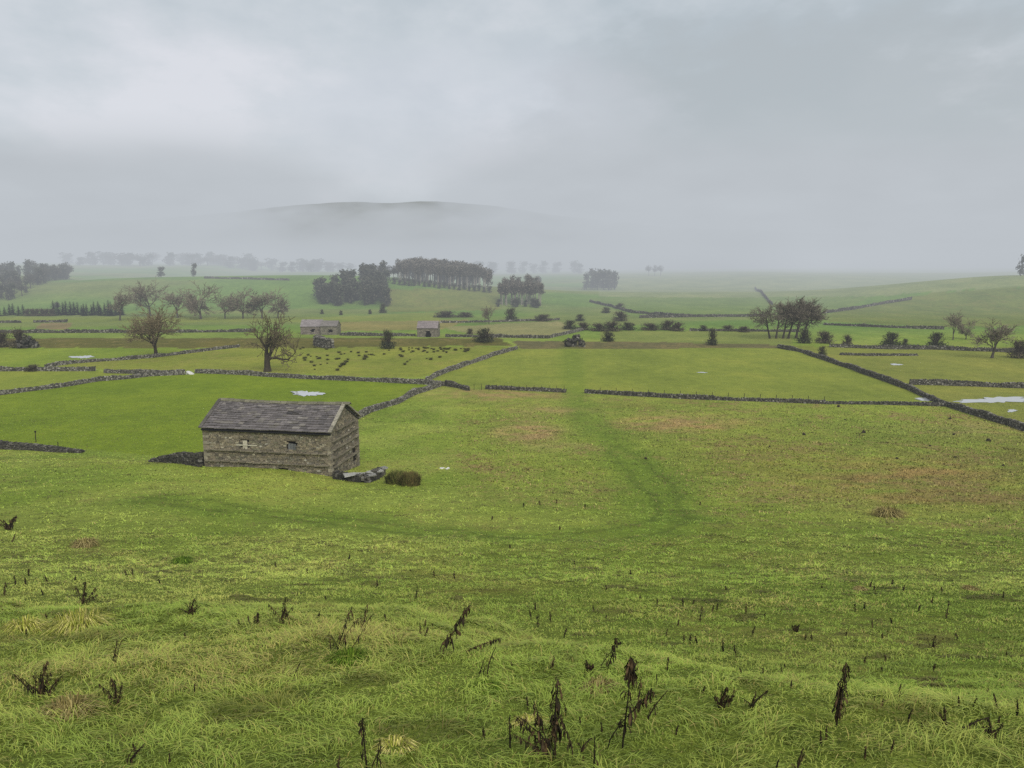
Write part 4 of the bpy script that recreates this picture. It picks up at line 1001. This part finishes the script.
SMALL += [(int(_r.uniform(380, 1020)), int(_r.uniform(575, 690)), int(_r.uniform(4, 10))) for _ in range(30)] + [(int(_r.uniform(20, 380)), int(_r.uniform(570, 640)), int(_r.uniform(4, 10))) for _ in range(14)] + [(int(_r.uniform(10, 1015)), int(_r.uniform(690, 765)), int(_r.uniform(7, 17))) for _ in range(16)]
for i, (px, py, h) in enumerate(SMALL):
    weed(px, py, h, random.uniform(-.25, .25) * h, 6 + h // 2, 'small dark withered stalk among many scattered over the near grassy slope', 'small withered stalks on the slope', 0, i)

# ------------------------------------------------------------------ grass
STRAW = lin((186, 172, 100))
def blades(n, y0, y1, pw, seed, levels, hmin, hmax, wmin, wpx, half=.80, extra=None):
    rs = np.random.default_rng(seed)
    if extra is None:
        u = rs.random(n); e = 2 - pw
        y = (y0 ** e + u * (y1 ** e - y0 ** e)) ** (1 / e); x = rs.uniform(-1, 1, n) * (3.2 + half * y)
    else: x, y = extra
    n = len(x); z = H(x, y)
    cl = fbm(x / (.22 if y1 < 12 else .5), y / (.22 if y1 < 12 else .5), 101, 3); cl2 = fbm(x / 1.6, y / 1.6, 105, 3); big = fbm(x / (1.8 if y1 < 12 else 6), y / (1.8 if y1 < 12 else 6), 108, 3)
    keep = np.ones(n, bool)
    h = (hmin + (hmax - hmin) * rs.random(n) ** 1.6) * (0.45 + 1.1 * smooth(.3, .7, cl)) * (.6 + .8 * cl2) * (1 - .75 * smooth(y1 * .72, y1, y) * (y1 > 100))
    th = 2 * math.pi * 2.2 * fbm(x / .28, y / .28, 120, 2) + rs.normal(0, 1.0, n)
    dirx, diry = np.cos(th), np.sin(th) * .8 - .25
    ln = h * rs.uniform(.5, 1.7, n)
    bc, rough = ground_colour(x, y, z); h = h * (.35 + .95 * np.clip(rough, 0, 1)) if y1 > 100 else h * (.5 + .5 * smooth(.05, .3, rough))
    w = np.maximum(wmin * rs.uniform(.7, 1.4, n), wpx * np.hypot(y, 24 - z) / FPX)
    ph = th + math.pi / 2 + rs.normal(0, .5, n); wx, wy = np.cos(ph) * w / 2, np.sin(ph) * w / 2
    V = []
    for li, t in enumerate(levels):
        ox, oy = dirx * ln * t ** 1.7, diry * ln * t ** 1.7; oz = h * (t - .42 * t * t) - (.03 if t == 0 else 0)
        cx, cy, cz = x + ox, y + oy, z + oz
        if t == 1: V.append(np.stack([cx, cy, cz], 1))
        else:
            k = 1 - .5 * t
            V.append(np.stack([cx - wx * k, cy - wy * k, cz], 1)); V.append(np.stack([cx + wx * k, cy + wy * k, cz], 1))
    nv = len(V); v = np.stack(V, 1)
    tri = []
    for k in range(len(levels) - 2):
        a = 2 * k; tri += [(a, a + 1, a + 3), (a, a + 3, a + 2)]
    a = 2 * (len(levels) - 2); tri.append((a, a + 1, a + 2))
    tr = (np.array(tri)[None] + (np.arange(n) * nv)[:, None, None]).reshape(-1, 3)
    # colour: green from the sward below, yellower on some clumps, straw on a few blades
    mixy = smooth(.35, .75, cl2 * .6 + rs.random(n) * .4)[:, None]
    c = bc * (1 - mixy) * np.array([.96, 1.0, 1.05]) + bc * mixy * (np.array([1.38, 1.16, 1.6]) if y1 < 100 else np.array([1.08, 1.04, 1.1]))
    st = (rs.random(n) < .07 + .4 * smooth(.5, .68, big) * smooth(.35, .6, cl2) * (y1 < 100))[:, None]
    fs = 1.5 if y1 > 100 else .8; fl = (fbm(x / fs + 31, y / (fs * .8), 140, 2) > (.69 if y1 > 100 else .73))[:, None] & (y > 9)[:, None]
    c = np.where(st, STRAW * rs.uniform(.35, .9 if y1 < 100 else .7, (n, 1)), c)
    dk = (fbm(x / .45 + 7, y / .45, 160, 2) > .66)[:, None] & (y < 9)[:, None]; c = np.where(dk, c * np.array([.62, .55, .6]), c)
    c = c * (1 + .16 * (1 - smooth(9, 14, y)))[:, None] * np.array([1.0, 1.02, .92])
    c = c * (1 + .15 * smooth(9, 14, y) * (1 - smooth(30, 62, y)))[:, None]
    c = np.where(fl, lin((96, 94, 44)) * rs.uniform(.7, 1.3, (n, 1)), c)
    if y1 > 100:
        tan = ((fbm(x / 9, y / 6, 150, 3) > .53) & (vnoise(x / 1.1, y / .9, 155) > .45) & (rough > .45) & (rs.random(n) < .75))[:, None]; c = np.where(tan, lin((146, 130, 80)) * rs.uniform(.6, 1.2, (n, 1)), c) * rs.uniform(.62 if y1 < 12 else .76, 1.38 if y1 < 12 else 1.2, (n, 1))  * (0.52 + .85 * smooth(.3, .7, cl))[:, None]
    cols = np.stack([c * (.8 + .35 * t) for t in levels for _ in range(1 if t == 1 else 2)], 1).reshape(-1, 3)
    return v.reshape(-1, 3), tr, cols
def build_grass():
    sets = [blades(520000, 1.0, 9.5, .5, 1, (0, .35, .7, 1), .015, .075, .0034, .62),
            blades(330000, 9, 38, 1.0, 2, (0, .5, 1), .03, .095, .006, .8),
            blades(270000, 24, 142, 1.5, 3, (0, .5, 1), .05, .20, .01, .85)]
    v, t, c = [], [], []; k = 0
    for a, b, d in sets: v.append(a); t.append(b + k); c.append(d); k += len(a)
    o = raw_mesh('grass', np.concatenate(v), np.concatenate(t), np.concatenate(c), M_BLADE)
    tag(o, 'wet yellow green pasture grass covering the near slope', 'grass', kind='stuff')
build_grass()
def tussock(px, py, wpx, label, cols, seed, hscale=1.0):
    p = at(px, py); m = mpp(p); rs = np.random.default_rng(seed); mb = MB(); R_ = wpx * m / 2
    for k in range(320):
        a = rs.uniform(0, 6.28); r0 = R_ * .5 * math.sqrt(rs.random()); b = np.array([math.cos(a) * r0, math.sin(a) * r0 * .8, -.03]); th = a + rs.normal(0, .6)
        l = R_ * rs.uniform(.4, 1.0); d = np.array([math.cos(th), math.sin(th) - .2, 0]); h = R_ * rs.uniform(.25, .6) * hscale; w = max(.004, .55 * m) * np.array([-math.sin(th), math.cos(th), 0]) * .5
        q1 = b + d * l * .35 + [0, 0, h]; q2 = b + d * l * .8 + [0, 0, h * .75]; q3 = b + d * l - [0, 0, -.1 * h]
        mb.add([b - w, b + w, q1 - w, q1 + w, q2 - w * .7, q2 + w * .7, q3], [(0, 1, 3, 2), (2, 3, 5, 4), (4, 5, 6)], cols[rs.integers(len(cols))] * rs.uniform(.7, 1.2))
    o = mb.build('grass_tussock', M_DEAD); o.location = p; tag(o, label, 'tussock')
YL = [lin((176, 172, 84)), lin((150, 156, 62)), lin((198, 186, 116))]; BR = [lin((146, 130, 82)), lin((122, 112, 62)), lin((164, 150, 98))]; GR = [lin((84, 112, 32)), lin((70, 94, 26)), lin((110, 132, 44))]
for i, a in enumerate([(24, 630, 48, 'pale yellow drooping grass tussock at the left edge', YL), (80, 628, 64, 'wide pale yellow arching tussock on the left slope', YL), (85, 546, 26, 'brown grass tussock high on the left slope', BR), (888, 516, 30, 'brown dead tussock high on the right slope', BR),
        (350, 660, 46, 'olive tussock under the tangled grey stems', GR), (485, 690, 40, 'green tussock beneath the faint thin stalk', GR), (600, 690, 44, 'brown yellow tussock under the dark leaf mass', BR), (530, 725, 40, 'yellowish tussock beside the slim upright stalk', YL),
        (70, 712, 60, 'brown flattened tussock below the bushy thistle', BR), (970, 590, 16, 'small brown tussock on the right slope', BR), (182, 563, 22, 'dark olive tussock in a hollow on the left slope', GR), (860, 590, 14, 'small brown tuft left of the other on the right slope', BR), (395, 748, 46, 'yellow straw tussock near the cut thistle', YL)]):
    tussock(*a, seed=i + 50)

# ------------------------------------------------------------------ haze and mist
def haze_box(name, b0, b1, label, density, L, hetero=None):
    (x0, y0, z0), (x1, y1, z1) = b0, b1; mb = MB()
    prof = [(y0, z0), (y1, z0), (y1, z1), (950, z1), (330, 72), (60, 44), (y0, 44)]; k = len(prof)
    mb.add([(x, *p) for x in (x0, x1) for p in prof], [tuple(range(k - 1, -1, -1)), tuple(range(k, 2 * k))] + [(i, (i + 1) % k, k + (i + 1) % k, k + i) for i in range(k)], (0, 0, 0))
    m = bpy.data.materials.new(name); m.use_nodes = True; nt = m.node_tree; nt.nodes.clear()
    out = nd(nt, 'ShaderNodeOutputMaterial'); ab = nd(nt, 'ShaderNodeVolumeAbsorption'); em = nd(nt, 'ShaderNodeEmission'); ad = nd(nt, 'ShaderNodeAddShader')
    ab.inputs['Color'].default_value = (0, 0, 0, 1); em.inputs['Color'].default_value = (*L, 1)
    nt.links.new(ab.outputs[0], ad.inputs[0]); nt.links.new(em.outputs[0], ad.inputs[1]); nt.links.new(ad.outputs[0], out.inputs['Volume'])  # emission stands in for skylight scattered by the haze
    if hetero is None:
        ab.inputs['Density'].default_value = density; em.inputs['Strength'].default_value = density
    else:
        d, tone = hetero(nt); nt.links.new(d, ab.inputs['Density']); nt.links.new(mathn(nt, 'MULTIPLY', d, tone), em.inputs['Strength'])
    o = mb.build(name, m); tag(o, label, 'mist', kind='stuff'); return o, m
HAZE_L = tuple(lin((184, 191, 195)))
def mathn(nt, op, a, b=None, c=None):
    n = nd(nt, 'ShaderNodeMath', operation=op)
    for i, v in enumerate((a, b, c)):
        if v is None: continue
        if isinstance(v, (int, float)): n.inputs[i].default_value = v
        else: nt.links.new(v, n.inputs[i])
    return n.outputs[0]
def sstep(nt, v, a, b):
    n = nd(nt, 'ShaderNodeMapRange', interpolation_type='SMOOTHSTEP'); nt.links.new(v, n.inputs[0]); n.inputs[1].default_value = a; n.inputs[2].default_value = b; return n.outputs[0]
def mist(nt):
    geo = nd(nt, 'ShaderNodeNewGeometry'); sx = nd(nt, 'ShaderNodeSeparateXYZ'); nt.links.new(geo.outputs['Position'], sx.inputs[0]); x, y, z = sx.outputs
    mp = nd(nt, 'ShaderNodeMapping'); mp.inputs['Scale'].default_value = (.007, .007, .02); nt.links.new(geo.outputs['Position'], mp.inputs['Vector'])
    n1 = noise(nt, mp.outputs[0], 1.0, 3, .62)
    lowz = sstep(nt, mathn(nt, 'MULTIPLY', z, -1), -64, -26)
    low = mathn(nt, 'MULTIPLY', mathn(nt, 'ADD', mathn(nt, 'MULTIPLY', sstep(nt, y, 170, 460), .0017), mathn(nt, 'MULTIPLY', sstep(nt, y, 540, 860), .0017)), lowz)
    # bank hugging the fell, its top rising with the slope and ragged
    top = mathn(nt, 'ADD', mathn(nt, 'MULTIPLY_ADD', y, .088, 2.0), mathn(nt, 'MULTIPLY', mathn(nt, 'SUBTRACT', n1, .47), 240))
    bank = mathn(nt, 'MULTIPLY', mathn(nt, 'MULTIPLY', sstep(nt, mathn(nt, 'SUBTRACT', top, z), -14, 30), sstep(nt, y, 850, 1200)), .005)
    # cloud down on both flanks
    fl = mathn(nt, 'MAXIMUM', sstep(nt, mathn(nt, 'MULTIPLY_ADD', n1, 340, x), -20, 230), sstep(nt, mathn(nt, 'MULTIPLY_ADD', x, -1, mathn(nt, 'MULTIPLY', n1, 340)), 430, 690))
    flank = mathn(nt, 'MULTIPLY', mathn(nt, 'MULTIPLY', fl, sstep(nt, y, 950, 1300)), .0055)
    return mathn(nt, 'ADD', mathn(nt, 'ADD', mathn(nt, 'ADD', low, .00026), bank), flank), mathn(nt, 'MULTIPLY_ADD', n1, .42, .80)
_, mm = haze_box('haze', (-1500, -150, -30), (1500, 1750, 210), 'grey haze in the valley thickening to low mist that hides the slopes of the distant fell', 0, tuple(lin((187, 193, 199))), mist)
mm.cycles.volume_step_rate = 0.32
S.cycles.volume_max_steps = 256

# ------------------------------------------------------------------ sky, sun, camera
def world():
    w = bpy.data.worlds.new('World'); S.world = w; w.use_nodes = True; nt = w.node_tree; bg = nt.nodes['Background']
    sky = nd(nt, 'ShaderNodeTexSky', sky_type='NISHITA', sun_disc=False, sun_elevation=R(32), sun_rotation=R(156))
    tc = nd(nt, 'ShaderNodeTexCoord'); sp = nd(nt, 'ShaderNodeSeparateXYZ'); nt.links.new(tc.outputs['Generated'], sp.inputs[0]); x, y, z = sp.outputs
    zz = mathn(nt, 'ADD', mathn(nt, 'MAXIMUM', z, 0.0), .3)
    cx = nd(nt, 'ShaderNodeMapping'); cx.inputs['Scale'].default_value = (2.6, 1.6, 5.2); cx.inputs['Location'].default_value = (.7, .2, .3); nt.links.new(tc.outputs['Generated'], cx.inputs['Vector'])
    n1 = noise(nt, cx.outputs[0], 1.0, 6, .52); n2 = noise(nt, cx.outputs[0], 3.2, 6, .58)
    s = mathn(nt, 'ADD', mathn(nt, 'MULTIPLY', n1, .72), mathn(nt, 'MULTIPLY', n2, .28))
    c = ramp(nt, s, [(.38, tuple(lin((186, 196, 203)))), (.5, tuple(lin((203, 210, 216)))), (.62, tuple(lin((222, 224, 230))))])
    # heavier cloud bank right of the view, and a paler break beside it
    def blob(dx, dz, rx, rz):
        a = mathn(nt, 'POWER', mathn(nt, 'DIVIDE', mathn(nt, 'SUBTRACT', x, dx), rx), 2.0); b = mathn(nt, 'POWER', mathn(nt, 'DIVIDE', mathn(nt, 'SUBTRACT', z, dz), rz), 2.0)
        r = mathn(nt, 'ADD', mathn(nt, 'ADD', a, b), mathn(nt, 'MULTIPLY', mathn(nt, 'SUBTRACT', n2, .5), 2.4)); n = sstep(nt, r, 1.5, .3); return n
    d = nd(nt, 'ShaderNodeMix', data_type='RGBA', blend_type='MIX'); nt.links.new(mathn(nt, 'MULTIPLY', blob(.36, .15, .34, .14), .8), d.inputs[0]); nt.links.new(c, d.inputs[6]); d.inputs[7].default_value = (*lin((180, 187, 191)), 1)
    e = nd(nt, 'ShaderNodeMix', data_type='RGBA', blend_type='MIX'); nt.links.new(mathn(nt, 'MULTIPLY', blob(-.04, .17, .22, .09), .3), e.inputs[0]); nt.links.new(d.outputs[2], e.inputs[6]); e.inputs[7].default_value = (*lin((224, 225, 234)), 1)
    k = nd(nt, 'ShaderNodeVectorMath', operation='SCALE'); k.inputs['Scale'].default_value = .1; nt.links.new(sky.outputs[0], k.inputs[0])
    mx = nd(nt, 'ShaderNodeMix', data_type='RGBA'); mx.inputs[0].default_value = .94; nt.links.new(k.outputs[0], mx.inputs[6]); nt.links.new(e.outputs[2], mx.inputs[7])
    nt.links.new(mx.outputs[2], bg.inputs['Color']); bg.inputs['Strength'].default_value = 1.0
world()
sun = bpy.data.lights.new('sun', 'SUN'); sun.energy = 2.35; sun.angle = R(40); sun.color = (1, .97, .92)
so = bpy.data.objects.new('sun', sun); C.objects.link(so); so.rotation_euler = (R(48), 0, R(24))
cam = bpy.data.cameras.new('camera'); cam.sensor_width = 36; cam.lens = FPX / 1024 * 36; cam.clip_end = 9000; cam.clip_start = .05
co = bpy.data.objects.new('camera', cam); C.objects.link(co); co.location = EYE; co.rotation_euler = (math.pi / 2 - PITCH, 0, 0); S.camera = co
S.view_settings.view_transform = 'Standard'; S.view_settings.look = 'None'; S.view_settings.exposure = 0
S.render.engine = 'CYCLES'; S.cycles.max_bounces = 3; S.cycles.diffuse_bounces = 1; S.cycles.volume_bounces = 0; S.cycles.transparent_max_bounces = 8
S.cycles.use_denoising = False
